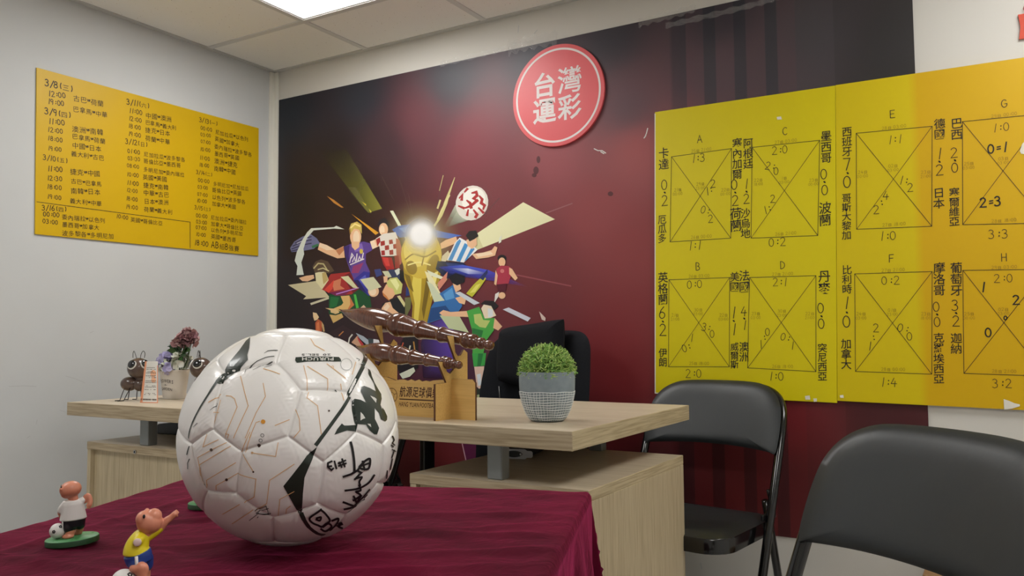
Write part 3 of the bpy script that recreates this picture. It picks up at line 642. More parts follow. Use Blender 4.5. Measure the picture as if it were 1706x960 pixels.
LEFT = '''3/8(三)|92,125|215,155
12:00|108,175|188,185
古巴~荷蘭|218,192|355,220
19:00|105,210|182,222
巴拿馬~中華|217,240|372,270
3/9(四)|90,250|207,272
11:00|108,298|184,306
澳洲~南韓|213,328|353,347
12:00|105,335|176,345
巴拿馬~荷蘭|213,362|362,387
18:00|105,373|174,385
中國~日本|213,402|345,420
19:00|105,418|170,426
義大利~古巴|208,439|357,460
3/10(五)|83,458|192,474
11:00|103,508|175,514
捷克~中國|205,520|340,530
12:30|102,551|172,556
古巴~巴拿馬|208,562|347,577
18:00|102,588|170,595
南韓~日本|207,604|340,611
19:00|103,632|168,640
義大利~中華|203,650|347,664
3/16(四)|78,682|187,690
00:00|85,710|160,717
委內瑞拉~以色列|168,720|362,740
03:00|83,742|153,750
墨西哥~加拿大|168,755|335,770
波多黎各~多明尼加|168,792|400,808
10:00|410,720|465,728
英國~哥倫比亞|472,733|617,750
3/11(六)|455,210|555,230
11:00|467,250|528,262
中國~澳洲|540,268|657,290
12:00|465,285|525,297
巴拿馬~義大利|538,300|678,328
18:00|463,318|522,329
捷克~日本|538,333|650,352
19:00|463,353|522,363
荷蘭~中華|538,370|650,390
3/12(日)|450,386|547,403
01:00|460,430|518,438
尼加拉瓜~波多黎各|532,443|717,468
03:30|460,462|517,469
哥倫比亞~墨西哥|530,472|697,494
08:00|458,495|513,502
多明尼加~委內瑞拉|530,510|713,536
10:00|457,534|512,541
英國~美國|527,543|637,555
11:00|457,570|512,578
捷克~南韓|530,579|643,592
12:00|455,603|507,611
中華~古巴|530,613|645,625
18:00|453,640|508,648
日本~澳洲|532,650|643,659
19:00|452,677|508,684
荷蘭~義大利|533,686|660,702
3/13(一)|778,290|858,310
00:00|785,328|837,338
尼加拉瓜~以色列|850,344|997,378
03:00|785,357|832,364
英國~加拿大|847,373|957,403
07:00|785,388|831,396
委內瑞拉~波多黎各|845,406|1013,446
10:00|783,422|830,429
墨西哥~英國|845,438|957,461
11:00|780,460|827,467
澳洲~捷克|845,472|950,493
18:00|778,491|825,498
南韓~中國|843,505|942,523
3/14(二)|765,524|835,536
00:00|773,560|825,567
多明尼加~尼加拉瓜|840,573|998,598
03:00|772,590|819,596
哥倫比亞~英國|835,601|967,619
07:00|770,622|817,629
以色列~波多黎各|835,633|985,656
10:00|768,650|815,657
加拿大~美國|835,662|943,679
3/15(三)|757,681|827,691
00:00|765,717|817,723
尼加拉瓜~委內瑞拉|830,723|990,746
03:00|765,745|815,751
加拿大~哥倫比亞|830,752|975,773
07:00|763,770|813,776
以色列~多明尼加|830,779|972,798
10:00|763,800|810,806
英國~墨西哥|830,806|942,826
18:00|757,837|822,846
AB組8強賽|833,847|957,864'''
mb = MB()
for L_ in LEFT.split('\n'):
    s, a, b = L_.split('|'); a = tuple(map(float, a.split(','))); b = tuple(map(float, b.split(',')))
    lline(mb, s, a, b, 1.0 if '0' in s and '組' not in s else 1.0, w=.135)
for p in ([(57, 657), (738, 747), (738, 862)],):
    vs, fs = ribbon2d([lpx(q) for q in p], .9); mb.add([tuple(at_x(v[0], v[1], LX)) for v in vs], fs)
mb.build('handwriting', INK, lb, normals=False)

PY = -.0125                                   # front face of the sheets on the mural
def c2(p): return 1080 + p[0] / 1.6, 80 + p[1] / 1.6
def c3(p): return 1380 + p[0] / 1.549, 80 + p[1] / 1.549
def corners(*p): return [(q[0], q[2]) for q in (at_y(x, y, PY) for x, y in p)]
rb1 = sheet('yellow_board', 'left of the two joined yellow score sheets on the mural, groups A to D', YEL, corners((1091.5, 656), (1394.5, 671.5), (1391.5, 142.5), (1091, 187)), .006, 'y', PY)
q1 = at_y(1391.8, 142, PY); q2 = at_y(1397.5, 668, PY); p2 = at_y(1706, 683.5, PY); p1 = at_y(1706, 95.5, PY)
ex = (q2[0] + .605); k = (ex - q2[0]) / (p2[0] - q2[0])
rb2 = sheet('yellow_board', 'right of the two joined yellow score sheets, reaching past the mural, groups E to H', YEL3, [(q2[0] - .004, q2[2]), (ex, q2[2] + (p2[2] - q2[2]) * k), (ex, q1[2] + (p1[2] - q1[2]) * k), (q1[0] + .0005, q1[2])], .006, 'y', PY)
WY = PY - .0008
def wl(mb, f, pts, w):
    P = [at_y(*f(p), WY)[[0, 2]] for p in pts]; vs, fs = ribbon2d(P, w); mb.add([(v[0], WY, v[1]) for v in vs], fs)
def wtxt(mb, f, s, cx, cy, h, w=.085, bold=0, rot=0):
    """centred on (cx,cy), digit height h in crop pixels"""
    a = at_y(*f((cx, cy - h / 2)), WY); b = at_y(*f((cx, cy + h / 2)), WY); H_ = np.linalg.norm(a - b); c = (a + b) / 2
    _, W = hand_layout(s); cr, sr = math.cos(rot), math.sin(rot)
    def pl(u, v):
        X, Z = (u - W / 2) * H_, (v - .5) * H_; return (c[0] + X * cr - Z * sr, WY, c[2] + X * sr + Z * cr)
    hand_text(mb, s, pl, w=w, jit=.03, bold=bold)
def vname(mb, f, s, cx, y0, y1, wid=1.0):
    n = len(s); h = (y1 - y0) / n
    for i, ch in enumerate(s):
        yc = y0 + h * (i + .5); a = at_y(*f((cx, yc - h / 2)), WY); b = at_y(*f((cx, yc + h / 2)), WY); H_ = (a[2] - b[2]) * 1.0
        vs, fs, x0, x1 = glyph(ch, .006); c = (a + b) / 2; sl = RNG.uniform(-.02, .08)
        Wd = max(H_, .026)
        mb.add([(c[0] + (v[0] - .46 + RNG.uniform(0, 0)) * Wd * wid, WY, c[2] + (v[1] - .38 + sl * (v[0] - .5)) * H_ * 1.04) for v in vs], fs)
def vscore(mb, f, a, b, cx, y0, y1):
    h = (y1 - y0) * .40
    wtxt(mb, f, a, cx, y0 + h / 2, h, .07); wtxt(mb, f, b, cx + 2, y1 - h / 2, h, .07)
    for k in (-.05, .05): wl(mb, f, [(cx - 1 + k * 20, (y0 + y1) / 2 - 1), (cx + 1 + k * 20, (y0 + y1) / 2 + 2)], .0028)
def group(mb, mt, f, q, letter, lp, top, tp, bot, bp, tops, bots, ctr, left, right, sidey):
    wl(mb, f, q + [q[0]], .0016); wl(mb, f, [q[0], q[2]], .0014); wl(mb, f, [q[1], q[3]], .0014)
    wtxt(mb, f, letter, lp[0], lp[1], 20, .085); wtxt(mb, f, top, tp[0], tp[1], 22, .065); wtxt(mb, f, bot, bp[0], bp[1], 23, .065)
    mx = (q[0][0] + q[1][0]) / 2
    wtxt(mt, f, tops, mx, (q[0][1] + q[1][1]) / 2 - 7, 8.5, .07); wtxt(mt, f, bots, mx, (q[2][1] + q[3][1]) / 2 - 9, 8.5, .07)
    for (a, b), x in ((ctr, (q[0][0] + q[2][0]) / 2 - 2), (left, q[0][0] + 17), (right, q[1][0] - 16)):
        y = sidey if x != (q[0][0] + q[2][0]) / 2 - 2 else (q[0][1] + q[2][1]) / 2 - 30
        wtxt(mt, f, a, x, y - 6, 8.5, .07); wtxt(mt, f, b, x, y + 5, 7.5, .07)
mb = MB(); mt = MB()
group(mb, mt, c2, [(62, 290), (222, 268), (220, 507), (58, 517)], 'A', (138, 243), '1:3', (135, 293), '1:1', (125, 527), '25日 21:00', '26日 00:00', ('29日', '23:00'), ('21日', '00:00'), ('22日', '00:00'), 384)
group(mb, mt, c2, [(55, 618), (217, 612), (216, 850), (54, 850)], 'B', (134, 582), '0:0', (125, 630), '2:0', (122, 868), '26日 03:00', '25日 18:00', ('30日', '03:00'), ('21日', '21:00'), ('22日', '03:00'), 718)
group(mb, mt, c2, [(277, 265), (457, 246), (452, 500), (274, 507)], 'C', (366, 221), '2:0', (352, 272), '0:2', (345, 517), '27日 03:00', '26日 21:00', ('1日', '03:00'), ('22日', '18:00'), ('23日', '00:00'), 358)
group(mb, mt, c2, [(270, 612), (447, 607), (447, 863), (265, 853)], 'D', (359, 579), '2:1', (352, 624), '1:0', (343, 876), '27日 21:00', '26日 18:00', ('30日', '23:00'), ('23日', '03:00'), ('22日', '21:00'), 714)
for s, x, a, b in (('卡達', 40, 265, 325), ('厄瓜多', 36, 445, 520), ('塞內加爾', 236, 240, 350), ('荷蘭', 232, 425, 490), ('阿根廷', 265, 240, 322), ('沙烏地', 258, 427, 508), ('墨西哥', 473, 220, 307), ('波蘭', 470, 410, 475), ('英格蘭', 38, 597, 685), ('伊朗', 38, 800, 850), ('美國', 229, 597, 650), ('威爾斯', 229, 785, 855), ('法國', 255, 592, 652), ('澳洲', 254, 783, 837), ('丹麥', 468, 592, 657), ('突尼西亞', 463, 787, 888)): vname(mb, c2, s, x, a, b)
for a, b, x, y0, y1 in (('0', '2', 44, 350, 420), ('0', '2', 232, 350, 420), ('1', '2', 262, 350, 415), ('0', '0', 470, 322, 392), ('6', '2', 39, 690, 768), ('1', '1', 228, 690, 765), ('4', '1', 256, 690, 752), ('0', '0', 462, 680, 750)): vscore(mb, c2, a, b, x, y0, y1)
for s, x, y, r in (('1:', 162, 380, .6), ('2', 174, 362, 0), ('0:', 153, 433, -.8), ('2', 167, 455, 0), ('3:', 155, 745, -.6), ('0', 172, 762, 0), ('0:', 102, 798, .9), ('1', 117, 773, 0), ('2:', 326, 315, -.6), ('0', 343, 328, 0), ('1:', 317, 430, .9), ('2', 333, 402, 0), ('0', 320, 757, 0), (':', 310, 772, .6), ('1', 300, 790, .4), ('0:', 366, 772, -.7), ('1', 385, 793, 0)): wtxt(mb, c2, s, x, y, 21, .07, rot=r * .4)
mb.build('handwriting', INK, rb1, normals=False); mt.build('small_date_writing', INK2, rb1, normals=False)
TAPEW = mat('torn_white_tape', (226, 222, 208), 1, .6)
def scrap(pts, par):
    m = MB(); f = lambda p: p
    w2 = [tuple(at_y(p[0], p[1], PY - .001)[[0, 2]]) for p in pts]
    v, fc = tri2d(w2); n = len(v); m.add([(a[0], PY - .001 - .001 * RNG.random(), a[1]) for a in v], fc); return m.build('tape_scrap', TAPEW, par, normals=False)
scrap([(1294, 195), (1301, 194), (1303, 199), (1295, 199.5)], rb1); scrap([(1341, 660), (1349, 659), (1350, 666), (1342, 666)], rb1); scrap([(1355, 664), (1361, 664), (1361, 669), (1356, 670)], rb1)
m = MB(); vs, fs = ribbon2d([(1091.3, 190), (1091.5, 655), (1105, 656)], 1.6); m.add([tuple(at_y(v[0], v[1], PY - .0006)) for v in vs], fs); m.build('white_edge', TAPEW, rb1, normals=False)
mb = MB(); mt = MB()
group(mb, mt, c3, [(72, 220), (268, 202), (267, 460), (73, 468)], 'E', (167, 170), '1:1', (172, 236), '1:0', (155, 485), '28日 03:00', '27日 18:00', ('02日', '03:00'), ('24日', '00:00'), ('23日', '21:00'), 326)
group(mb, mt, c3, [(68, 583), (268, 577), (267, 842), (70, 835)], 'F', (165, 543), '0:2', (162, 600), '1:4', (157, 863), '27日 21:00', '28日 00:00', ('01日', '23:00'), ('24日', '03:00'), ('23日', '18:00'), 692)
group(mb, mt, c3, [(346, 190), (562, 169), (562, 452), (347, 456)], 'G', (455, 143), '1:0', (447, 205), '3:3', (440, 480), '29日 00:00', '28日 18:00', ('03日', '03:00'), ('25日', '03:00'), ('24日', '18:00'), 304)
group(mb, mt, c3, [(347, 574), (562, 571), (562, 847), (350, 840)], 'H', (455, 541), '2:0', (453, 594), '3:2', (449, 866), '29日 03:00', '28日 21:00', ('02日', '23:00'), ('25日', '00:00'), ('24日', '21:00'), 692)
for s, x, a, b in (('西班牙', 47, 203, 280), ('哥斯大黎加', 46, 375, 495), ('德國', 286, 182, 236), ('日本', 284, 360, 415), ('巴西', 330, 180, 237), ('塞爾維亞', 324, 360, 460), ('比利時', 47, 560, 635), ('加拿大', 45, 750, 830), ('摩洛哥', 285, 553, 640), ('克羅埃西亞', 284, 735, 867), ('葡萄牙', 329, 553, 640), ('迦納', 329, 735, 790)): vname(mb, c3, s, x, a, b)
for a, b, x, y0, y1 in (('7', '0', 50, 283, 362), ('1', '2', 287, 258, 328), ('2', '0', 327, 257, 322), ('1', '0', 48, 643, 722), ('0', '0', 281, 655, 720), ('3', '2', 330, 650, 718)): vscore(mb, c3, a, b, x, y0, y1)
for s, x, y, r in (('1:', 195, 342, -.3), ('2', 213, 360, 0), ('4', 150, 380, 0), (':', 138, 400, .6), ('2', 125, 418, 0), ('2', 125, 723, 0), (':', 116, 748, .6), ('1', 108, 770, 0), ('0:', 194, 724, -.6), ('0', 212, 745, 0)): wtxt(mb, c3, s, x, y, 22, .07, rot=r * .4)
for s, x, y in (('0=1', 438, 258), ('2=3', 420, 397), ('1', 400, 617), ('2', 487, 650), ('0', 415, 735)): wtxt(mb, c3, s, x, y, 24, .07, bold=.07)
ell_ = [(457 + 4 * math.cos(a), 697 + 5 * math.sin(a)) for a in np.linspace(0, 6, 8)]; wl(mb, c3, ell_, .003)
mb.build('handwriting', INK, rb2, normals=False); mt.build('small_date_writing', INK2, rb2, normals=False)
scrap([(1672, 665), (1681, 668), (1690, 672), (1699, 674), (1699, 677), (1686, 681), (1673, 683)], rb2); scrap([(1399, 659), (1405, 658), (1406, 663), (1400, 663)], rb2)
scrap([(1699, 252), (1703, 240), (1710, 232), (1716, 240), (1712, 258), (1701, 256)], rb2)
# small red ornament at the right edge
o_ = at_y(1711, 42, -.01)
t = thing('wall_ornament', 'small red paper ornament on the wall at the right edge of the photo', 'ornament', (o_[0], -.001, o_[2]))
m = MB(); prism(m, [(-.02, -.035), (.02, -.035), (.026, 0), (.02, .035), (-.02, .035), (-.0155, 0)], .006, T(0, -.004, 0)); m.build('paper', mat('orange_red_paper', (206, 74, 50), 1, .6), t)
m = MB(); tube(m, smooth_path([(0, -.004, .035), (.006, -.004, .05), (0, -.004, .062), (-.006, -.004, .05), (0, -.004, .035)], 5), .001, 6); m.build('hanging_cord', mat('red_cord', (160, 40, 36), 1, .7), t)
# ------------------------------------------------------------------ signed football on the cloth
BV=[(0.620,0.775,-0.120),(0.285,0.959,0.008),(0.630,0.605,-0.486),(-0.041,0.972,-0.230),(0.831,0.541,0.132),(0.159,0.908,0.388),(0.305,0.619,-0.724),(-0.031,0.802,-0.596),(0.706,0.490,0.512),(0.370,0.673,0.640),(0.891,0.203,-0.406),(-0.368,0.930,0.003),(0.985,0.163,-0.048),(-0.244,0.890,0.385),(0.196,0.293,-0.936),(-0.348,0.590,-0.729),(0.720,0.124,0.682),(0.177,0.421,0.889),(0.747,-0.054,-0.663),(-0.684,0.718,-0.130),(0.978,-0.183,0.098),(-0.437,0.638,0.634),(-0.207,0.275,-0.939),(0.413,-0.046,-0.910),(-0.674,0.548,-0.496),(0.879,-0.185,0.439),(-0.226,0.404,0.887),(0.394,0.082,0.916),(0.758,-0.422,-0.498),(-0.877,0.465,0.120),(0.871,-0.472,-0.133),(-0.753,0.426,0.502),(-0.394,-0.082,-0.916),(0.226,-0.404,-0.887),(-0.861,0.191,-0.472),(0.684,-0.557,0.471),(-0.413,0.046,0.910),(0.207,-0.275,0.939),(0.463,-0.645,-0.608),(-0.986,0.140,-0.092),(0.697,-0.710,0.098),(-0.738,0.060,0.672),(-0.177,-0.421,-0.889),(-0.720,-0.124,-0.682),(0.414,-0.581,0.700),(-0.196,-0.293,0.936),(0.277,-0.885,-0.375),(-0.971,-0.226,0.078),(0.387,-0.922,-0.020),(-0.847,-0.266,0.460),(-0.370,-0.673,-0.640),(-0.706,-0.490,-0.512),(0.031,-0.802,0.596),(-0.305,-0.619,0.724),(-0.036,-0.925,-0.379),(-0.831,-0.541,-0.132),(0.100,-0.982,0.159),(-0.630,-0.605,0.486),(-0.173,-0.985,0.014),(-0.620,-0.775,0.120)]
BE=[(1,0),(2,0),(3,1),(4,0),(5,1),(6,2),(7,3),(7,6),(8,4),(9,5),(9,8),(10,2),(11,3),(12,4),(12,10),(13,5),(13,11),(14,6),(15,7),(16,8),(17,9),(18,10),(19,11),(20,12),(21,13),(22,14),(22,15),(23,14),(23,18),(24,15),(24,19),(25,16),(25,20),(26,17),(26,21),(27,16),(27,17),(28,18),(29,19),(30,20),(30,28),(31,21),(31,29),(32,22),(33,23),(34,24),(35,25),(36,26),(37,27),(38,28),(38,33),(39,29),(39,34),(40,30),(40,35),(41,31),(41,36),(42,32),(42,33),(43,32),(43,34),(44,35),(44,37),(45,36),(45,37),(46,38),(47,39),(48,40),(48,46),(49,41),(49,47),(50,42),(51,43),(51,50),(52,44),(53,45),(53,52),(54,46),(54,50),(55,47),(55,51),(56,48),(56,52),(57,49),(57,53),(58,54),(58,56),(59,55),(59,57),(59,58)]
BC = np.array([2.244, -2.052, .872]); BR = .11
bv = np.array(BV); bv /= np.linalg.norm(bv, axis=1, keepdims=True)
bm = bmesh.new(); bmesh.ops.create_icosphere(bm, subdivisions=8, radius=1.0)
P_ = np.array([v.co[:] for v in bm.verts]); F_ = [[v.index for v in f.verts] for f in bm.faces]; bm.free()
P_ /= np.linalg.norm(P_, axis=1, keepdims=True)
dist = np.full(len(P_), 9.0)
for a, b in BE:
    A, B = bv[a], bv[b]; n = np.cross(A, B); n /= np.linalg.norm(n)
    s = P_ @ n; inside = ((np.cross(A, P_) @ n) > 0) & ((np.cross(P_, B) @ n) > 0)
    dd = np.where(inside, np.abs(s), np.minimum(np.linalg.norm(P_ - A, axis=1), np.linalg.norm(P_ - B, axis=1)))
    dist = np.minimum(dist, dd)
def ball_r(d):
    mm = d * BR * 1000
    return BR - .0019 * np.exp(-(mm / 1.1) ** 2) - .0013 * np.exp(-(mm / 5.5) ** 2)
rad = ball_r(dist)
# leather wrinkles near the seams
ph_ = P_ @ np.array([[37., 11, -23], [5, 41, 17], [-29, 13, 33]]).T
wr = np.sin(ph_[:, 0] * 2.1 + np.sin(ph_[:, 1] * 1.3) * 2) * np.sin(ph_[:, 2] * 1.7 + ph_[:, 1] * .6)
rad = rad + .00013 * wr * np.exp(-((dist * BR * 1000 - 7) / 8) ** 2)
ball = thing('football', 'large white signed football with green bands standing on the maroon cloth', 'ball', (BC[0], BC[1], BC[2] - BR))
LEATH = noise_mat('white_glossy_football_leather', (240, 237, 233), (243, 240, 237), nscale=40, k=1.0, rough=.34, bump=.05, bdist=.0006, spec=.5, coat=.35)
mb = MB(); mb.add([tuple(p * r + np.array([0, 0, BR])) for p, r in zip(P_, rad)], F_)
mb.build('leather_panels', LEATH, ball, smooth=180, normals=False)
def seam_d(u):
    best = 9.0
    for a, b in BE:
        A, B = bv[a], bv[b]
        if u @ A < .7: continue
        n = np.cross(A, B); n /= np.linalg.norm(n)
        if np.cross(A, u) @ n > 0 and np.cross(u, B) @ n > 0: best = min(best, abs(u @ n))
        else: best = min(best, np.linalg.norm(u - A), np.linalg.norm(u - B))
    return best
def on_ball(x, y, lift):
    """the point of the ball's skin seen at a pixel of the photograph"""
    v = ray(x, y); v = v / np.linalg.norm(v); o = CAMP - BC; b = o @ v; q = b * b - (o @ o - BR * BR)
    p = o - b * v if q < 0 else o + (-b - math.sqrt(q)) * v
    u = p / np.linalg.norm(p); return u * (float(ball_r(np.float64(seam_d(u)))) + lift) + np.array([0, 0, BR])
ZT = {'a': (300, 540, 5.053), 'b': (480, 540, 4.8), 'c': (300, 720, 5.053), 'd': (480, 700, 4.8), 'e': (280, 530, 2.462)}
def zp(t, p): o = ZT[t]; return o[0] + p[0] / o[2], o[1] + p[1] / o[2]
def bpoly(mb, t, pts, lift=.0004, sm=False):
    P = [zp(t, p) for p in pts]
    if sm: P = curve2d(P + [P[0]], 4)[:-1]
    v, f = tri2d(P, 5.0); mb.add([tuple(on_ball(a[0], a[1], lift)) for a in v], f)
def dens(P, w, step=2.5):
    O = []; W = []
    ww = w if isinstance(w, (list, tuple)) else [w] * len(P)
    for i in range(len(P) - 1):
        a, b = np.array(P[i], float), np.array(P[i + 1], float); n = max(1, int(np.linalg.norm(b - a) / step))
        for k in range(n): O.append(a + (b - a) * k / n); W.append(ww[i] + (ww[i + 1] - ww[i]) * k / n)
    O.append(np.array(P[-1], float)); W.append(ww[-1]); return O, W
def bline(mb, t, pts, w, lift=.0004, sm=False, close=False):
    P = [zp(t, p) for p in pts]
    if close: P = P + [P[0]]
    if sm:
        P2 = curve2d(P, 5)
        if isinstance(w, (list, tuple)): w = [w[min(int(i / 5), len(w) - 1)] for i in range(len(P2))]
        P = P2
    O, W = dens(P, w); vs, fs = ribbon2d(O, W); mb.add([tuple(on_ball(v[0], v[1], lift)) for v in vs], fs)
def bring(mb, t, c, r, w, lift=.0004): bline(mb, t, [(c[0] + r * math.cos(a), c[1] + r * math.sin(a)) for a in np.linspace(0, 2 * pi, 18)[:-1]], w, lift, close=True)
def bdot(mb, t, c, r, lift=.0005): bpoly(mb, t, [(c[0] + r * math.cos(a), c[1] + r * math.sin(a)) for a in np.linspace(0, 2 * pi, 15)[:-1]], lift)
GREEN = mat('dark_green_ball_print', (34, 46, 38), 1, .35, coat=.3); ORNG = mat('orange_ball_print', (226, 178, 120), 1, .4); GREY = mat('grey_ball_print', (90, 92, 88), 1, .4)
BLK = mat('black_felt_pen', (18, 16, 18), 1, .5); WHP = mat('white_ball_print', (222, 220, 214), 1, .4); DOT = mat('dark_dot_print', (70, 48, 36), 1, .4); ODOT = mat('amber_dot_print', (226, 156, 52), 1, .4)
# green band with the kite, green flash, tail line
mb = MB()
bpoly(mb, 'a', [(592, 112), (584, 205), (568, 262), (572, 302), (480, 392), (392, 458), (330, 502), (314, 500), (300, 478), (322, 452), (362, 400), (418, 320), (500, 222), (556, 142)])
bline(mb, 'a', [(310, 482), (240, 592), (160, 722), (98, 850), (66, 962)], [3.2, 2.6, 2.2, 1.6, 1.2], sm=True)
bline(mb, 'c', [(70, 122), (58, 190)], 1.3); bline(mb, 'c', [(78, 228), (65, 262), (66, 310)], 1.2)
bline(mb, 'b', [(617, 232), (622, 262), (600, 340), (545, 450), (486, 562)], [9, 8, 6.4, 6.0, 5.6]); bline(mb, 'b', [(492, 588), (430, 684), (330, 822), (226, 962)], [5.6, 5.6, 5.8, 6.6])
bpoly(mb, 'd', [(150, 285), (180, 262), (232, 214), (206, 290), (160, 390), (131, 460), (118, 590), (112, 700), (110, 752), (84, 752), (30, 650), (-38, 528), (40, 430), (110, 340)])
bline(mb, 'd', [(104, 748), (130, 800), (172, 860), (240, 908), (300, 918)], [7.5, 6.2, 5, 4, 2.4], sm=True)
bpoly(mb, 'b', [(60, 268), (160, 262), (290, 262), (405, 266), (420, 282), (424, 302), (300, 300), (160, 302), (70, 312), (56, 292)])
o = mb.build('green_print', GREEN, ball, normals=False); o['label'] = 'dark green band and flash'
mb = MB()
bpoly(mb, 'b', [(640, 355), (656, 366), (668, 420), (690, 472), (722, 528), (742, 560), (746, 600), (736, 648), (768, 690), (790, 738), (788, 768), (774, 780), (740, 762), (724, 712), (690, 672), (692, 760), (712, 800), (726, 832), (712, 884), (690, 882), (652, 850), (632, 822), (622, 806), (560, 800), (556, 862), (470, 852), (368, 886), (392, 840), (428, 796), (448, 812), (480, 812), (552, 806), (532, 740), (516, 612), (534, 597), (580, 608), (622, 630), (578, 536), (584, 504), (606, 496), (650, 512), (700, 540), (684, 476), (640, 402)])
mb.build('brush_logo', GREEN, ball, normals=False)
mb = MB()
for h_ in ([(653, 574), (690, 590), (704, 602), (700, 632), (676, 604)], [(578, 704), (598, 726), (614, 754), (596, 760), (579, 772)], [(630, 797), (656, 800), (662, 826), (644, 812)], [(736, 652), (750, 664), (748, 684)]): bpoly(mb, 'b', h_, .0006)
# upside-down maker's name in the pill
def btext(mb, s, x0, x1, yc, h, lift, flip=True):
    tot = sum((glyph(c)[3] - glyph(c)[2]) + .12 for c in s); x = 0
    for c in s:
        vs, fs, a, b = glyph(c, .02); P = []
        for v in vs:
            uu = (x + v[0] - a) / tot; vv = v[1] / .73 - .5
            P.append(tuple(on_ball(*zp('b', (x1 + (x0 - x1) * uu, yc + vv * h)), lift)) if flip else tuple(on_ball(*zp('b', (x0 + (x1 - x0) * uu, yc - vv * h)), lift)))
        mb.add(P, fs); x += (b - a) + .12
btext(mb, 'PURUCH', 120, 362, 283, 26, .0006)
mb.build('white_print', WHP, ball, normals=False)
mb = MB(); btext(mb, '20 SEL.5', 118, 340, 248, 16, .0004); bring(mb, 'b', (465, 325), 46, .5); bring(mb, 'c', (693, 28), 14, .8); bring(mb, 'c', (677, 72), 14, .8)
for p in ([(545, 410), (550, 375), (650, 310), (720, 282), (790, 268)], [(708, 248), (740, 228), (820, 215)], [(612, 385), (690, 340), (775, 312)], [(708, 362), (770, 340)], [(250, 725), (308, 668)], [(110, 870), (146, 836)]): bline(mb, 'a', p, [.5] + [1.2] * (len(p) - 1))
bline(mb, 'b', [(552, 275), (570, 286)], 2.2); bline(mb, 'b', [(384, 524), (392, 536)], 1.6)
mb.build('grey_line_print', GREY, ball, normals=False)
mb = MB()
for p in ([(510, 440), (540, 560), (575, 690), (500, 850), (450, 960)], [(700, 500), (720, 610), (640, 750), (550, 960)], [(390, 605), (430, 608), (460, 630), (482, 700), (370, 960)], [(340, 590), (240, 660)], [(670, 820), (640, 830), (585, 960)], [(800, 855), (920, 805)], [(275, 740), (325, 745)], [(340, 640), (280, 840)], [(700, 375), (840, 420)], [(380, 925), (410, 930), (395, 960)]): bline(mb, 'a', p, 1.15)
for p in ([(125, 335), (150, 440), (155, 525)], [(155, 340), (315, 440), (320, 520)], [(310, 320), (460, 435)], [(165, 545), (150, 590), (235, 655), (265, 880)], [(60, 680), (90, 760), (95, 850), (45, 910)], [(430, 545), (445, 610)], [(420, 480), (430, 520)], [(545, 300), (515, 400)], [(180, 120), (210, 170), (290, 215)]): bline(mb, 'b', p, 1.15)
for p in ([(220, 20), (195, 125), (320, 65)], [(150, 215), (265, 150), (385, 90)], [(165, 370), (165, 275), (420, 120)], [(225, 450), (225, 405), (465, 260)], [(300, 490), (305, 450), (395, 400), (475, 355), (640, 395), (625, 545), (540, 600)], [(525, 190), (620, 335)], [(600, 175), (805, 205), (825, 90)], [(960, 270), (755, 405), (730, 600), (630, 670)], [(825, 720), (840, 565), (960, 500)], [(890, 700), (895, 650), (930, 620)], [(510, 170), (590, 0)], [(545, 170), (600, 20)], [(360, 690), (500, 610)], [(440, 770), (610, 660)], [(230, 440), (222, 470)], [(150, 215), (190, 440)]): bline(mb, 'c', p, 1.15)
bring(mb, 'b', (355, 345), 8, .8); bring(mb, 'c', (605, 176), 8, .8)
mb.build('orange_line_print', ORNG, ball, normals=False)
mb = MB(); bdot(mb, 'a', (700, 823), 19); mb.build('amber_dot', ODOT, ball, normals=False)
mb = MB()
for c, r in (((265, 150), 13), ((393, 401), 12), ((618, 335), 8), ((196, 448), 8), ((659, 116), 15)): bdot(mb, 'c', c, r)
bdot(mb, 'b', (326, 695), 8); mb.build('dark_dot', DOT, ball, normals=False)
mb = MB()
for p in ([(350, 330), (320, 345), (318, 375), (345, 400), (360, 385)], [(345, 368), (322, 372)], [(370, 330), (384, 386)], [(406, 338), (426, 376)], [(430, 312), (450, 372)], [(402, 366), (460, 345)], [(400, 346), (456, 322)]): bline(mb, 'd', p, 2.9, .0007)
for p, w_ in (([(503, 180), (515, 250), (525, 330), (528, 408)], 2.6), ([(440, 452), (500, 432), (556, 398)], 2.4), ([(556, 396), (598, 338), (650, 310), (642, 382), (600, 392), (566, 376), (600, 340)], 2.4), ([(592, 330), (608, 396)], 2.2), ([(566, 372), (640, 345)], 2.0), ([(552, 405), (582, 420), (530, 472)], 2.2), ([(540, 466), (586, 455), (566, 492), (574, 520)], 2.0), ([(685, 440), (640, 500), (560, 545), (455, 562)], 2.2), ([(565, 520), (576, 560), (540, 572), (576, 600), (520, 640)], 2.2), ([(522, 608), (545, 660), (580, 602)], 2.2), ([(648, 555), (600, 612), (530, 680)], 1.8), ([(632, 600), (610, 622)], 1.8), ([(612, 640), (560, 682), (488, 746)], 2.0), ([(440, 655), (480, 670), (536, 698), (484, 746)], 2.4), ([(450, 713), (545, 688)], 2.4)): bline(mb, 'd', p, w_ * 1.5, .0007, sm=len(p) > 3)
for p in ([(265, 718), (182, 770), (172, 796), (200, 822), (238, 838), (270, 850), (300, 828), (332, 800), (300, 752), (262, 720)], [(226, 782), (260, 774), (252, 800), (224, 792)], [(262, 868), (300, 886), (345, 850), (320, 824), (280, 850)], [(350, 802), (402, 790), (378, 842), (338, 880), (432, 832)], [(380, 850), (430, 862)], [(390, 830), (420, 836)]): bline(mb, 'd', p, 3.3, .0007, sm=len(p) > 3)
for p in ([(838, 130), (845, 160), (830, 185), (848, 200)], [(828, 236), (855, 250)], [(845, 240), (836, 270), (825, 300)], [(830, 310), (815, 395)], [(790, 405), (785, 465)], [(822, 200), (836, 214)]): bline(mb, 'd', p, 1.9, .0007)
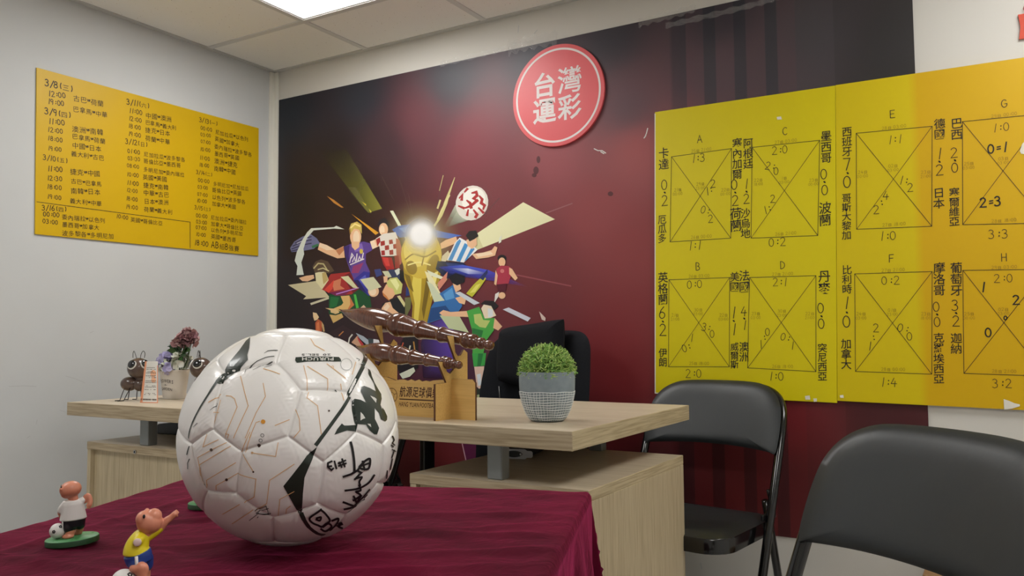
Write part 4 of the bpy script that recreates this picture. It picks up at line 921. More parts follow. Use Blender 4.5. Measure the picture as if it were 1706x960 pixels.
for p in ([(630, 668), (725, 620), (750, 715), (640, 685), (745, 640)], [(585, 740), (660, 685)], [(735, 690), (762, 684), (750, 706), (735, 690)], [(652, 720), (658, 712)]): bline(mb, 'c', p, 1.0, .0007)
o = mb.build('signature', BLK, ball, normals=False); o['label'] = 'black felt pen signatures'
# ------------------------------------------------------------------ desk
OAK = dict(c1=(216, 202, 180), c2=(184, 168, 142), c3=(196, 180, 154))
OKX = wood_mat('pale_oak_laminate', **OAK, axis=0, k=.92, rough=.4); OKZ = wood_mat('pale_oak_laminate_upright', (204, 188, 156), (168, 150, 118), (182, 164, 132), 2, .9, .45)
OKY = wood_mat('pale_oak_laminate_across', (204, 184, 148), (164, 142, 106), (178, 156, 118), 1, .9, .45)
STEEL = mat('grey_painted_steel_post', (134, 138, 138), 1, .42, metal=.35); DARKM = mat('black_metal', (18, 18, 19), 1, .3, spec=.5); SILV = mat('bright_metal', (190, 190, 188), 1, .25, metal=1)
DT = .776; DX0, DX1, DY0, DY1 = .314, 2.108, -1.141, -.407
desk = thing('office_desk', 'pale oak desk with raised top on steel posts and two side cabinets', 'desk', ((DX0 + DX1) / 2, (DY0 + DY1) / 2, 0))
DM = T(-(DX0 + DX1) / 2, -(DY0 + DY1) / 2, 0)
OKE = wood_mat('shaded_oak_edge_band', (194, 176, 146), (134, 114, 86), (174, 154, 122), 0, .9, .5); OKEY = wood_mat('shaded_oak_edge_band_across', (200, 184, 150), (142, 124, 92), (178, 160, 126), 1, .95, .5)  # edges painted darker for the light's angle on them, with coarser pores
def banded(m):
    """laminate board: faces, front and back edge bands, end bands"""
    bm = bmesh.new(); vv = [bm.verts.new(v) for v in m.v]; ff = [bm.faces.new([vv[i] for i in f]) for f in m.f]; bmesh.ops.recalc_face_normals(bm, faces=ff)
    m.mi = [0 if abs(f.normal.z) > .75 else (1 if abs(f.normal.y) > .6 else 2) for f in ff]; bm.free(); return m
banded(box(MB(), DX0, DX1, DY0, DY1, DT - .041, DT, .0012, DM, 1)).build('desk_top', [OKX, OKE, OKEY], desk)
PH = .65
for x in (.618, 1.880):
    for y in (-1.063, -.53):
        m = MB(); box(m, x - .020, x + .020, y - .017, y + .017, PH, DT - .041, .003, DM); m.build('support_post', STEEL, desk)
for x0, x1, nm in ((.36, .868, 'l'), (1.654, 2.124, 'r')):
    y0, y1 = -1.1, -.51
    c = bpy.data.objects.new('side_cabinet', None); COL.objects.link(c); c.parent = desk
    banded(box(MB(), x0, x1, y0, y1, PH - .024, PH, .0012, DM, 1)).build('cabinet_top', [OKX, OKE, OKEY], c)
    for a in (x0, x1 - .018): box(MB(), a + (.0 if a == x0 else 0), a + .018, y0 + .002, y1, .0, PH - .0242, .001, DM, 1).build('side_panel', OKZ, c)
    box(MB(), x0 + .0183, x1 - .0183, y0 + .016, y0 + .03, .03, PH - .0242, .0008, DM, 1).build('front_panel', OKZ, c)
    box(MB(), x0 + .0183, x1 - .0183, y1 - .018, y1 - .002, .03, PH - .0242, .0008, DM, 1).build('back_panel', OKZ, c)
    if nm == 'l':
        p = at_y(226, 753, -1.1)
        m = MB(); lathe(m, [(.0035, 0), (.006, 0), (.006, .004), (.0035, .004)], 20, DM @ T(p[0], -1.1001, p[2]) @ RX_(pi / 2), cap=False); m.build('lock_ring', SILV, c)
        m = MB(); lathe(m, [(.0034, 0), (.0034, .002)], 16, DM @ T(p[0], -1.1001, p[2]) @ RX_(pi / 2)); m.build('keyhole', DARKM, c)

# ------------------------------------------------------------------ table with the maroon velvet cloth
ang = math.radians(20); tc_ = np.array([1.800, -1.846]); ux = np.array([math.cos(ang), math.sin(ang)]); uy = np.array([math.sin(ang), -math.cos(ang)])   # far left corner, along the short far edge, towards the camera
TW, TL, TZ = .622, 1.2, .761
ctr_ = tc_ + ux * TW / 2 + uy * TL / 2
tbl = thing('folding_table', 'narrow folding table hidden under the maroon velvet cloth', 'table', (ctr_[0], ctr_[1], 0), ang)
box(MB(), -TW / 2 + .004, TW / 2 - .004, -TL / 2 + .004, TL / 2 - .004, TZ - .034, TZ - .006, .003).build('table_top', mat('grey_table_laminate', (150, 148, 144), 1, .5), tbl)
for sx in (-1, 1):
    for sy in (-1, 1):
        m = MB(); tube(m, [(sx * (TW / 2 - .05), sy * (TL / 2 - .12), 0), (sx * (TW / 2 - .05), sy * (TL / 2 - .12), TZ - .034)], .014, 12); m.build('leg', DARKM, tbl)
VEL = noise_mat('maroon_velvet', (62, 4, 22), (94, 8, 38), nscale=9, detail=9, k=1.0, rough=.85, bump=.8, bdist=.006, spec=.1, sheen=.7)
bsdf(VEL).inputs['Sheen Tint'].default_value = (.72, .06, .22, 1); bsdf(VEL).inputs['Sheen Roughness'].default_value = .28
# a second, finer crush in the pile
tc = N(VEL, 'ShaderNodeTexCoord'); n2 = N(VEL, 'ShaderNodeTexNoise'); n2.inputs['Scale'].default_value = 38; n2.inputs['Detail'].default_value = 6; n2.inputs['Distortion'].default_value = 1.2
b2 = N(VEL, 'ShaderNodeBump'); b2.inputs['Strength'].default_value = .45; b2.inputs['Distance'].default_value = .004
ob = bsdf(VEL).inputs['Normal'].links[0].from_node; LK(VEL, tc, 'Object', n2, 'Vector'); LK(VEL, n2, 'Fac', b2, 'Height'); LK(VEL, ob, 'Normal', b2, 'Normal'); LK(VEL, b2, 'Normal', bsdf(VEL), 'Normal')
DROP = .46
def cloth_pt(s, t):
    """s across, t along; the part past an edge falls down"""
    cx = min(max(s, -TW / 2 + .007), TW / 2 - .007); cy = min(max(t, -TL / 2 + .007), TL / 2 - .007)
    ex, ey = s - cx, t - cy; d = math.hypot(ex, ey)
    wv = .0009 * math.sin(s * 21 + t * 37 + 2 * math.sin(s * 9 - t * 6)) * math.sin(s * 13 - t * 17) + .0005 * math.sin(s * 58 + 9 * t + 1.5 * math.sin(t * 23)) + .0005 * math.sin(t * 90 + 20 * s + 2 * math.sin(s * 31)) + 0.00018 * math.sin(170 * t - 60 * s + 3 * math.sin(s * 40)) * math.sin(s * 33 + 5)
    k = 0
    for (a0, b0, a1, b1, hgt, wd) in FOLDS:
        dx, dy = a1 - a0, b1 - b0; L = math.hypot(dx, dy); q = ((s - a0) * dx + (t - b0) * dy) / L / L
        if -.1 < q < 1.1:
            e = abs((s - a0) * dy - (t - b0) * dx) / L; k += hgt * math.exp(-(e / wd) ** 2) * max(0, min(1, (q + .1) * 5)) * max(0, min(1, (1.1 - q) * 5))
    if d < 1e-6: return (cx, cy, TZ - .0015 + wv + k)
    nx_, ny_ = ex / d, ey / d; R = .007; arc_ = R * pi / 2
    if d < arc_: a = d / R; out, dn = R * math.sin(a), R * (1 - math.cos(a))
    else:
        dn = R + (d - arc_); along = (s * ny_ - t * nx_); crn = min(abs(ex), abs(ey)) / d
        out = R + .07 * (d - arc_) + (.016 * math.sin(along * 26 + 1) + .012 * math.sin(along * 57)) * min(1, (d - arc_) / .25) + .09 * crn * (d - arc_) * math.sin(6 * math.atan2(abs(ny_), abs(nx_))) ** 2
        out = max(out, R * .9 + .002)
    return (cx + nx_ * out, cy + ny_ * out, TZ - .0015 - dn + (wv + k) * max(0, 1 - d / .02))
FOLDS = [(.30, .34, -.05, .30, .003, .010), (.30, .40, -.1, .22, .0025, .008), (.28, .22, -.1, .10, .0025, .009), (.28, .44, .0, .40, .003, .009), (-.29, .38, -.05, .18, .0025, .010), (-.28, .18, .0, .12, .002, .008), (.1, .5, -.2, .3, .002, .009), (-.2, .5, -.25, .1, .0025, .008), (.28, .10, .05, -.02, .003, .010), (-.1, .56, .2, .5, .002, .01), (.3, .28, .02, .2, .003, .009)]
# local y of the table points away from the camera along its length: t = +TL/2 is the far edge
ss = np.concatenate([np.linspace(-TW / 2 - DROP, -TW / 2 - .02, 26), np.linspace(-TW / 2 - .017, -TW / 2 + .02, 12), np.linspace(-TW / 2 + .026, TW / 2 - .026, 110), np.linspace(TW / 2 - .02, TW / 2 + .017, 12), np.linspace(TW / 2 + .02, TW / 2 + DROP, 26)])
tt = np.concatenate([np.linspace(-TL / 2 - DROP, -TL / 2 - .02, 20), np.linspace(-TL / 2 - .017, -TL / 2 + .02, 10), np.linspace(-TL / 2 + .03, TL / 2 - .026, 190), np.linspace(TL / 2 - .02, TL / 2 + .017, 12), np.linspace(TL / 2 + .02, TL / 2 + DROP, 26)])
mb = MB(); mb.add([cloth_pt(s, t) for t in tt for s in ss], [[j * len(ss) + i, j * len(ss) + i + 1, (j + 1) * len(ss) + i + 1, (j + 1) * len(ss) + i] for j in range(len(tt) - 1) for i in range(len(ss) - 1)])
cl = mb.build('tablecloth', VEL, smooth=180); cl.location = (ctr_[0], ctr_[1], 0); cl.rotation_euler = (0, 0, ang)
so = cl.modifiers.new('thickness', 'SOLIDIFY'); so.thickness = .002; so.offset = -1
tag(cl, 'maroon velvet tablecloth draped over the table under the football', 'tablecloth')

# ------------------------------------------------------------------ folding chairs
VINYL = noise_mat('black_vinyl_upholstery', (33, 37, 39), (37, 41, 43), nscale=9, k=1.0, rough=.42, bump=.22, bdist=.007, spec=.5)
GLOSSB = mat('glossy_black_tube', (14, 14, 15), 1, .14, spec=.6); RUB = mat('black_rubber', (12, 12, 12), 1, .8)
def pad_mesh(mb, outline, th, bend, nr=10, back=True, M=None):
    """puffed cushion over a closed 2D outline (x, z); bend(x, z) gives the y shift"""
    n = len(outline); cx = sum(p[0] for p in outline) / n; cz = sum(p[1] for p in outline) / n
    vs = []; fs = []
    def ring(k, side):
        q = k / nr; s = 1 - q; dep = th * math.sqrt(max(0, 1 - (1 - min(1, q * 2.4)) ** 2.2))
        for p in outline:
            x = cx + (p[0] - cx) * s; z = cz + (p[1] - cz) * s; vs.append((x, bend(x, z) + side * dep, z))
    for side in (-1, 1):
        o = len(vs)
        for k in range(nr): ring(k, side)
        vs.append((cx, bend(cx, cz) + side * th, cz)); c = len(vs) - 1
        for k in range(nr - 1):
            for i in range(n): fs.append([o + k * n + i, o + k * n + (i + 1) % n, o + (k + 1) * n + (i + 1) % n, o + (k + 1) * n + i])
        for i in range(n): fs.append([o + (nr - 1) * n + i, o + (nr - 1) * n + (i + 1) % n, c])
    oth = len(vs) // 2
    for i in range(n): fs.append([i, (i + 1) % n, oth + (i + 1) % n, oth + i])
    mb.add(vs, fs, None, M)
LEAN = .406; ZB = .64
def back_y(z): return (z - ZB) * LEAN
def chair_back_outline():
    pts = []
    for x, z in ((-.216, .630), (-.19, .634), (-.1, .640), (0, .642), (.1, .640), (.19, .634), (.216, .630)): pts.append((x, z))
    R = [( .222, .66), (.222, .72), (.214, .765), (.19, .80), (.15, .822), (.10, .830), (0, .832)]
    pts += R; pts += [(-x, z) for x, z in R[::-1][1:]]
    return curve2d(pts + [pts[0]], 4)[:-1]
def folding_chair(label, x, y, a):
    t = thing('folding_chair', label, 'chair', (x, y, 0), a, 'black folding chairs')
    bend = lambda xx, zz: back_y(zz) + .010 - .028 * (xx / .22) ** 2
    m = MB(); pad_mesh(m, chair_back_outline(), .014, bend); m.build('backrest', VINYL, t, smooth=60)
    # bent tube: front feet, uprights, arch behind the pad
    half = [(.218, back_y(0), .0), (.221, back_y(.30), .30), (.222, back_y(.60), .60), (.221, back_y(.70) + .002, .70), (.211, back_y(.752) + .010, .752), (.186, back_y(.788) + .018, .788), (.144, back_y(.806) + .024, .808), (.08, back_y(.814) + .028, .814), (0, back_y(.815) + .030, .815)]
    pth = smooth_path(half + [(-p[0], p[1], p[2]) for p in half[::-1][1:]], 5)
    m = MB(); tube(m, pth, .0125, 12); m.build('frame_tube', GLOSSB, t, smooth=180)
    for s in (-1, 1):
        m = MB(); tube(m, [(s * .196, back_y(.50) + .012, .50), (s * .197, back_y(.46) + .05, .43), (s * .2, .105, .0)], .0115, 12); m.build('rear_leg', GLOSSB, t, smooth=180)
        m = MB(); box(m, s * .2085 - .004, s * .2085 + .004, -.10, -.01, .452, .470, .003, T(0, 0, 0)); m.build('hinge_bracket', DARKM, t)
        m = MB(); tube(m, [(s * .205, back_y(.53), .53), (s * .203, -.005, .45)], .006, 8); m.build('hinge_link', SILV if False else DARKM, t, smooth=180)
        for yy, xx in ((back_y(0), .218), (.105, .2)):
            m = MB(); lathe(m, [(.0135, -.0), (.015, .002), (.015, .028), (.013, .032)], 14, T(s * xx, yy, 0)); m.build('rubber_foot', RUB, t, smooth=40)
    m = MB(); tube(m, [(-.216, back_y(.13), .13), (.216, back_y(.13), .13)], .008, 10); m.build('front_stretcher', GLOSSB, t, smooth=180)
    m = MB(); tube(m, [(-.198, .090, .13), (.198, .090, .13)], .008, 10); m.build('rear_stretcher', GLOSSB, t, smooth=180)
    # seat: black metal pan with a vinyl top
    def ro(w_, y0, y1, r0, r1, wb):
        pts = []
        for (cx, cy, r, a0) in ((w_ - r0, y0 + r0, r0, -90), (wb - r1, y1 - r1, r1, 0), (-(wb - r1), y1 - r1, r1, 90), (-(w_ - r0), y0 + r0, r0, 180)):
            for k in range(7): q = math.radians(a0 + 90 * k / 6); pts.append((cx + r * math.cos(q), cy + r * math.sin(q)))
        return pts
    O = ro(.203, -.33, .045, .075, .03, .19)
    m = MB(); n = len(O); vs = [(p[0], p[1], .398) for p in O] + [(p[0], p[1], .434) for p in O] + [(p[0] * .99, p[1] * .99 - .001, .4375) for p in O]
    m.add(vs, [[i, (i + 1) % n, n + (i + 1) % n, n + i] for i in range(n)] + [[n + i, n + (i + 1) % n, 2 * n + (i + 1) % n, 2 * n + i] for i in range(n)] + [list(range(n))[::-1], list(range(2 * n, 3 * n))])
    m.build('seat_pan', GLOSSB, t, smooth=40)
    vs = []; fs = []; K = 7
    for k in range(K):
        q = k / K; s = .985 - .9 * q
        for p in O: vs.append((p[0] * s, -.14 + (p[1] + .14) * s, .4376 + .012 * math.sqrt(1 - (1 - min(1, q * 3)) ** 2)))
    vs.append((0, -.14, .4496)); c = len(vs) - 1
    for k in range(K - 1):
        for i in range(n): fs.append([k * n + i, k * n + (i + 1) % n, (k + 1) * n + (i + 1) % n, (k + 1) * n + i])
    for i in range(n): fs.append([(K - 1) * n + i, (K - 1) * n + (i + 1) % n, c])
    fs.append(list(range(n))[::-1]); m = MB(); m.add(vs, fs); m.build('seat_cushion', VINYL, t, smooth=60)
    return t
ch1 = folding_chair('black padded folding chair by the mural, at the right end of the oak desk', 2.092, -.180, math.radians(-10))
u2 = (math.cos(math.radians(-40)), math.sin(math.radians(-40)))
ch2 = copy_tree(ch1); ch2['label'] = 'black padded folding chair nearest the camera, at the lower right'
ch2.location = (2.586 + u2[0] * .219, -1.225 + u2[1] * .219, 0); ch2.rotation_euler = (0, 0, math.radians(-40))
ch3 = copy_tree(ch1); ch3['label'] = 'black folding chair behind the desk, only its side tube seen beside the football'
ch3.location = (.74, -.20, 0); ch3.rotation_euler = (0, 0, math.radians(-8)); ch3.scale = (.96, .96, .96)

# ------------------------------------------------------------------ office chair behind the desk
MESHB = noise_mat('black_office_fabric', (20, 22, 27), (24, 26, 31), nscale=180, k=1.0, rough=.9, bump=.3, bdist=.001, spec=.2)
oc = thing('office_chair', 'black high-backed office chair with head cushion behind the desk', 'chair', (1.478, -.222, 0), math.radians(-9))
oo = curve2d([(p[0] * 1.06, p[1] + .018) for p in [(-.225, .50), (-.228, .66), (-.222, .80), (-.200, .91), (-.165, .955), (-.1, .972), (0, .975), (.12, .975), (.18, .965), (.214, .935), (.224, .88), (.226, .72), (.215, .50), (0, .485), (-.225, .50)]], 4)[:-1]
m = MB(); pad_mesh(m, oo, .022, lambda x, z: .05 + (z - .5) * .10 - .05 * (x / .22) ** 2); m.build('backrest', MESHB, oc, smooth=60)
ho = curve2d([(p[0] * 1.06, p[1] + .018) for p in [(-.135, .80), (-.145, .84), (-.142, .955), (-.12, .985), (0, 1.0), (.11, 1.012), (.125, 1.0), (.128, .9), (.125, .82), (.10, .80), (-.02, .785), (-.135, .80)]], 4)[:-1]
m = MB(); pad_mesh(m, ho, .034, lambda x, z: .012 + (z - .8) * .08); m.build('head_cushion', MESHB, oc, smooth=60)
m = MB(); tube(m, [(-.14, .12, .5), (-.05, .09, .62), (.02, .08, .75)], .0025, 6); tube(m, [(-.2, .06, .55), (-.12, -.0, .68), (-.13, .0, .80)], .004, 6); m.build('cushion_strap', DARKM, oc, smooth=180)
so_ = curve2d([(-.23, -.25), (-.2, -.285), (0, -.29), (.2, -.285), (.23, -.25), (.235, -.1), (.21, .03), (0, .05), (-.21, .03), (-.235, -.1), (-.23, -.25)], 4)[:-1]
m = MB(); pad_mesh(m, so_, .035, lambda x, z: 0, M=T(0, 0, .445) @ RX_(-pi / 2)); m.build('seat', MESHB, oc, smooth=60)
m = MB(); tube(m, [(0, .06, .40), (0, .12, .45), (0, .115, .60)], .018, 10, flat=.5); m.build('back_bracket', DARKM, oc, smooth=180)
for s in (-1, 1):
    m = MB(); box(m, s * .252 - .035, s * .252 + .035, -.33, -.08, .655, .685, .012); m.build('armrest', DARKM, oc)
    m = MB(); box(m, s * .25 - .012, s * .25 + .012, -.26, -.21, .38, .66, .004); box(m, min(s * .17, s * .25), max(s * .17, s * .25), -.26, -.21, .385, .41, .004); m.build('arm_post', DARKM, oc)
m = MB(); lathe(m, [(.025, .09), (.025, .25), (.018, .252), (.018, .41)], 20, T(0, -.06, 0)); m.build('gas_lift', DARKM, oc, smooth=40)
for k in range(5):
    a = 2 * pi * k / 5 + .3; m = MB(); tube(m, [(0, -.06, .1), (.15 * math.cos(a), -.06 + .15 * math.sin(a), .09), (.20 * math.cos(a), -.06 + .20 * math.sin(a), .07)], [.026, .02, .015], 10); m.build('base_arm', DARKM, oc, smooth=180)
    m = MB(); lathe(m, [(.012, -.02), (.026, -.018), (.028, 0), (.026, .018), (.012, .02)], 16, T(.20 * math.cos(a), -.06 + .20 * math.sin(a), .028) @ RZ(a) @ RX_(pi / 2)); m.build('caster', RUB, oc, smooth=40)

# ------------------------------------------------------------------ wooden cabinet at the lower right
BRN = wood_mat('brown_wood_board', (150, 116, 78), (120, 88, 54), (134, 102, 66), 2, 1, .5)
wc = thing('low_cabinet', 'low brown wooden cabinet behind the nearest folding chair', 'cabinet', (at_y(1537, 950, -.22)[0] + .28, -.125, 0))
for nm, a in (('side_panel', (-.28, -.262, -.095, .1, 0, .32)), ('side_panel', (.262, .28, -.095, .1, 0, .32)), ('cabinet_top', (-.28, .28, -.098, .1, .3203, .338)), ('back_panel', (-.2617, .2617, .09, .1, .0, .32)), ('door', (-.2615, -.001, -.091, -.075, .03, .317)), ('door', (.001, .2615, -.091, -.075, .03, .317)), ('plinth', (-.2617, .2617, -.07, -.055, 0, .029))):
    d = box(MB(), *a, .001, None, 1).build(nm, BRN, wc)
    if nm == 'door':
        m = MB(); sx = a[1] - .03 if a[0] < -.1 else a[0] + .03; lathe(m, [(.004, 0), (.004, .012), (.009, .016), (.007, .022)], 14, T(sx, -.0911, .26) @ RX_(pi / 2)); m.build('knob', SILV, d, smooth=40)
# ------------------------------------------------------------------ things on the desk
def spot(x, y, h=DT): p = at_z(x, y, h); return (p[0], p[1], h)
GROUND = Matrix.Identity(4)
# --- wooden brush stand with two turned rosewood brushes
BAM = wood_mat('laser_cut_bamboo_board', (220, 180, 108), (204, 162, 90), (212, 170, 98), 0, 1.0, .5); BURN = mat('burnt_wood_edge', (92, 52, 26), 1, .7)
ST_A = math.radians(-4)
sp = spot(752, 698)                                     # where the right cross piece meets the front plate
stand = thing('brush_stand', 'light wooden slotted display stand holding two rosewood brushes', 'stand', (sp[0], sp[1], DT), ST_A)
def edged(name, poly, th, M, parent, lab=None):
    bm = bmesh.new(); vs = [bm.verts.new((p[0], -th / 2, p[1])) for p in poly]; f = bm.faces.new(vs)
    g = bmesh.ops.extrude_face_region(bm, geom=[f]); bmesh.ops.translate(bm, vec=(0, th, 0), verts=[e for e in g['geom'] if isinstance(e, bmesh.types.BMVert)])
    bmesh.ops.recalc_face_normals(bm, faces=bm.faces)
    caps = [f for f in bm.faces if abs(f.normal.y) > .9]
    for f in bm.faces: f.material_index = 0 if abs(f.normal.y) > .9 else 1
    bmesh.ops.triangulate(bm, faces=caps)
    me = bpy.data.meshes.new(name); bm.transform(M); bm.to_mesh(me); bm.free(); me.materials.append(BAM); me.materials.append(BURN)
    o = bpy.data.objects.new(name, me); COL.objects.link(o); o.parent = parent; return o
PT = .006
scal = [(-.195, .092), (-.18, .088), (-.165, .0905), (-.15, .091), (-.138, .088), (-.126, .092), (-.114, .088), (-.10, .092), (-.09, .0875), (-.078, .090), (-.066, .088), (-.054, .091), (-.040, .092), (-.03, .093)]
front = [(-.31, 0), (.075, 0), (.075, .088), (.067, .096), (.0, .096), (-.004, .093)] + scal[::-1] + [(-.21, .096), (-.29, .096), (-.31, .088)]
edged('front_plate', front, PT, T(0, 0, 0), stand)
holder = [(-.062, 0), (.060, 0), (.060, .158), (.046, .166), (.034, .152), (.022, .150), (.012, .160), (.006, .200), (-.019, .200), (.014, .140), (.006, .118), (-.008, .108), (-.020, .114), (-.030, .138), (-.052, .138), (-.022, .088), (-.062, .086)]
holderL = [(-.062, 0), (.060, 0), (.060, .183), (.046, .192), (.034, .178), (.022, .172), (.008, .184), (.002, .228), (-.024, .228), (.010, .166), (.002, .134), (-.010, .124), (-.022, .130), (-.032, .156), (-.054, .156), (-.024, .090), (-.062, .086)]
QX = RZ(pi / 2)
edged('cross_piece', holder, PT, QX, stand)
edged('cross_piece', holderL, PT, T(-.235, 0, 0) @ QX, stand)
ENG = mat('burnt_engraving', (70, 34, 18), 1, .7)
mb = MB(); YF = -PT / 2 - .0003
def eng(s, x0, x1, z0, h, slant=.18, off=.02):
    tot = sum((glyph(c, off)[3] - glyph(c, off)[2]) + .06 if c != ' ' else .3 for c in s); x = 0
    for c in s:
        if c == ' ': x += .3; continue
        vs, fs, a, b_ = glyph(c, off)
        mb.add([(x0 + (x + v[0] - a) / tot * (x1 - x0) + slant * v[1] * h, YF, z0 + v[1] / .73 * h) for v in vs], fs); x += (b_ - a) + .06
eng('航源足球俱樂部', -.166, -.016, .0500, .0205, off=.012); eng('HANG YUAN FOOTBALL CLUB', -.168, -.012, .0235, .0122, off=.006)
mb.add([(-.166, YF, .0402), (-.008, YF, .0402), (-.008, YF, .0430), (-.166, YF, .0430)], [[0, 1, 2, 3]])
def ering(cx, cz, r, w_):
    vs, fs = ribbon2d([(cx + r * math.cos(a), cz + r * math.sin(a)) for a in np.linspace(0, 2 * pi, 28)[:-1]], w_, close=True); mb.add([(v[0], YF, v[1]) for v in vs], fs)
ering(-.192, .050, .018, .0016); ering(-.192, .050, .0075, .001)
for k in range(5):
    a = 2 * pi * k / 5 + .3; vs, fs = ribbon2d([(-.192 + .0075 * math.cos(a), .050 + .0075 * math.sin(a)), (-.192 + .0165 * math.cos(a), .050 + .0165 * math.sin(a))], .0012); mb.add([(v[0], YF, v[1]) for v in vs], fs)
mb.build('engraving', ENG, stand, normals=False)
ROSE = wood_mat('polished_rosewood', (112, 66, 46), (70, 38, 28), (92, 52, 36), 2, 1.0, .18)
bsdf(ROSE).inputs['Coat Weight'].default_value = .6; bsdf(ROSE).inputs['Coat Roughness'].default_value = .12
def brush(name_label, a, b, prof, tipbend):
    """turned brush from a (tip) to b (knob)"""
    a = Vector(a); b = Vector(b); d = b - a; L = d.length
    t = thing('rosewood_brush', name_label, 'brush', tuple(a), 0)
    q = d.to_track_quat('Z', 'Y').to_matrix().to_4x4(); pts = smooth_path([(p[0], p[1], 0) for p in prof], 5)
    P = []; 
    for p in pts:
        if P and p.y <= P[-1][1] + 1e-5: continue
        P.append((max(p.x, .0004), p.y))
    def body(i0, i1, nm):
        m = MB(); lathe(m, [(r * 1.0, z * L) for r, z in P if i0 <= z <= i1], 36); 
        for i, v in enumerate(m.v):
            k = max(0, .13 - v[2] / L) / .13; m.v[i] = (v[0] + 0, v[1] + tipbend * k * k, v[2])
        m.v = [tuple(q @ Vector(v)) for v in m.v]; return m.build(nm, ROSE, t, smooth=40)
    body(0, .388, 'bristle_bulb'); body(.38, 1.0, 'turned_handle'); return t
# radii in metres, position as share of the length
PR = [(.0005, 0), (.004, .03), (.013, .085), (.021, .14), (.027, .20), (.0300, .26), (.0290, .32), (.024, .365), (.022, .38), (.0275, .392), (.0300, .41), (.0305, .43), (.0275, .448), (.0265, .455), (.0290, .462), (.0270, .48), (.0230, .515), (.0205, .545), (.0215, .555), (.0240, .562), (.0245, .572), (.0215, .59), (.0180, .64), (.0165, .68), (.0180, .69), (.0200, .697), (.0200, .707), (.0175, .73), (.0155, .80), (.0150, .825), (.0175, .832), (.0195, .845), (.0195, .857), (.0165, .864), (.0180, .872), (.0182, .892), (.0140, .906), (.0105, .912), (.0138, .922), (.0142, .938), (.0105, .95), (.0085, .954), (.0115, .966), (.0118, .982), (.0085, .995), (.0006, 1.0)]
sM = T(sp[0], sp[1], DT) @ RZ(ST_A)
nS = sM.to_3x3() @ Vector((0, 1, 0)); oS = Vector((sp[0], sp[1], DT))
def on_sheet(x, y, d):
    """point on the upright plane parallel to the front plate, d behind it"""
    r = Vector(ray(x, y)); c = Vector(CAMP); return c + r * (((oS + nS * d) - c).dot(nS) / r.dot(nS))
brush('upper, larger rosewood turned brush lying on the wooden stand', on_sheet(564, 519, .026), on_sheet(822, 577, .026), PR, .006)
brush('lower, smaller rosewood turned brush on the wooden stand', on_sheet(592, 580, -.022), on_sheet(769, 609, -.022), [(r * .80, z) for r, z in PR], .006)

# --- potted grass
gp = spot(912, 701.5)
pot = thing('potted_grass', 'artificial green grass in a grey pot with white grid pattern', 'plant', gp)
PG = noise_mat('grey_cement_pot', (128, 140, 146), (136, 148, 154), nscale=60, k=1.0, rough=.7, bump=.1, bdist=.001)
prof = [(.030, 0), (.0375, .0015), (.045, .009), (.053, .024), (.060, .045), (.0645, .066), (.0655, .09), (.0655, .113), (.0648, .115), (.0620, .115), (.0612, .112), (.0605, .09), (.0, .088)]
m = MB(); lathe(m, prof, 64, cap=True); m.build('pot', PG, pot, smooth=50)
WG = mat('white_grid_glaze', (226, 230, 230), 1, .6)
def rp_(z):
    for i in range(len(prof) - 1):
        (r0, z0), (r1, z1) = prof[i], prof[i + 1]
        if z0 <= z <= z1 and z1 > z0: return r0 + (r1 - r0) * (z - z0) / (z1 - z0)
    return .0655
m = MB()
for k in range(52):
    a = 2 * pi * k / 52 + RNG.uniform(-.02, .02); pts = []
    for j in range(14):
        z = .003 + .066 * j / 13; r = rp_(z) + .0002; aa = a + .012 * math.sin(j * .9 + k); pts.append((r * math.cos(aa), r * math.sin(aa), z))
    tube(m, pts, RNG.uniform(.0005, .0009), 5, flat=.6)
for k in range(12):
    z = .006 + .063 * k / 11; r = rp_(z) + .0001
    pts = [(r * math.cos(a), r * math.sin(a), z + .0007 * math.sin(a * 7 + k)) for a in np.linspace(0, 2 * pi, 65)]
    tube(m, pts, RNG.uniform(.0005, .0010), 5)
m.build('white_grid', WG, pot, smooth=180)
m = MB(); lathe(m, [(.0605, .098), (.03, .108), (.0, .112)], 32, cap=False); m.build('soil', mat('dark_moss', (40, 60, 30), 1, .95), pot)
GRS = attr_mat('grass_blade', .5, .35)
m = MB()
C0 = Vector((0, 0, .112))
for k in range(2300):
    th = RNG.uniform(0, 2 * pi); z_ = RNG.uniform(-.06, 1.0); h_ = math.sqrt(1 - z_ * z_); dirn = Vector((h_ * math.cos(th), h_ * math.sin(th), z_))
    R0 = RNG.uniform(.028, .062); p0 = C0 + Vector((dirn.x * R0, dirn.y * R0, dirn.z * R0))
    d = (dirn * .8 + Vector(RNG.normal(0, .62, 3))).normalized(); L = RNG.uniform(.018, .034); w_ = RNG.uniform(.0007, .0013)
    dr = (Vector(RNG.normal(0, .7, 3)) + Vector((0, 0, -.5)) + dirn * .3).normalized(); pts = [p0]; dd = d
    for q in range(4):
        nx2 = pts[-1] + dd * (L / 4); rel = nx2 - C0
        if rel.length > .0695: nx2 = C0 + rel.normalized() * RNG.uniform(.064, .073)
        if nx2.z < .101: nx2.z = .101
        pts.append(nx2); dd = (dd + dr * .32).normalized()
    s = d.cross(dirn + Vector(RNG.normal(0, .4, 3))).normalized() * w_
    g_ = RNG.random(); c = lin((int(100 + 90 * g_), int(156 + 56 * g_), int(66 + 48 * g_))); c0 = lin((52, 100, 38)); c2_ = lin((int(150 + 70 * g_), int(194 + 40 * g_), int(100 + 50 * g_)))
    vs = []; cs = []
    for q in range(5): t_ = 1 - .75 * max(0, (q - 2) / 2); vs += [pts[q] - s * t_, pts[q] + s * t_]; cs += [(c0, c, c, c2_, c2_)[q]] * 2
    m.add(vs, [[2 * q, 2 * q + 1, 2 * q + 3, 2 * q + 2] for q in range(4)], cs)
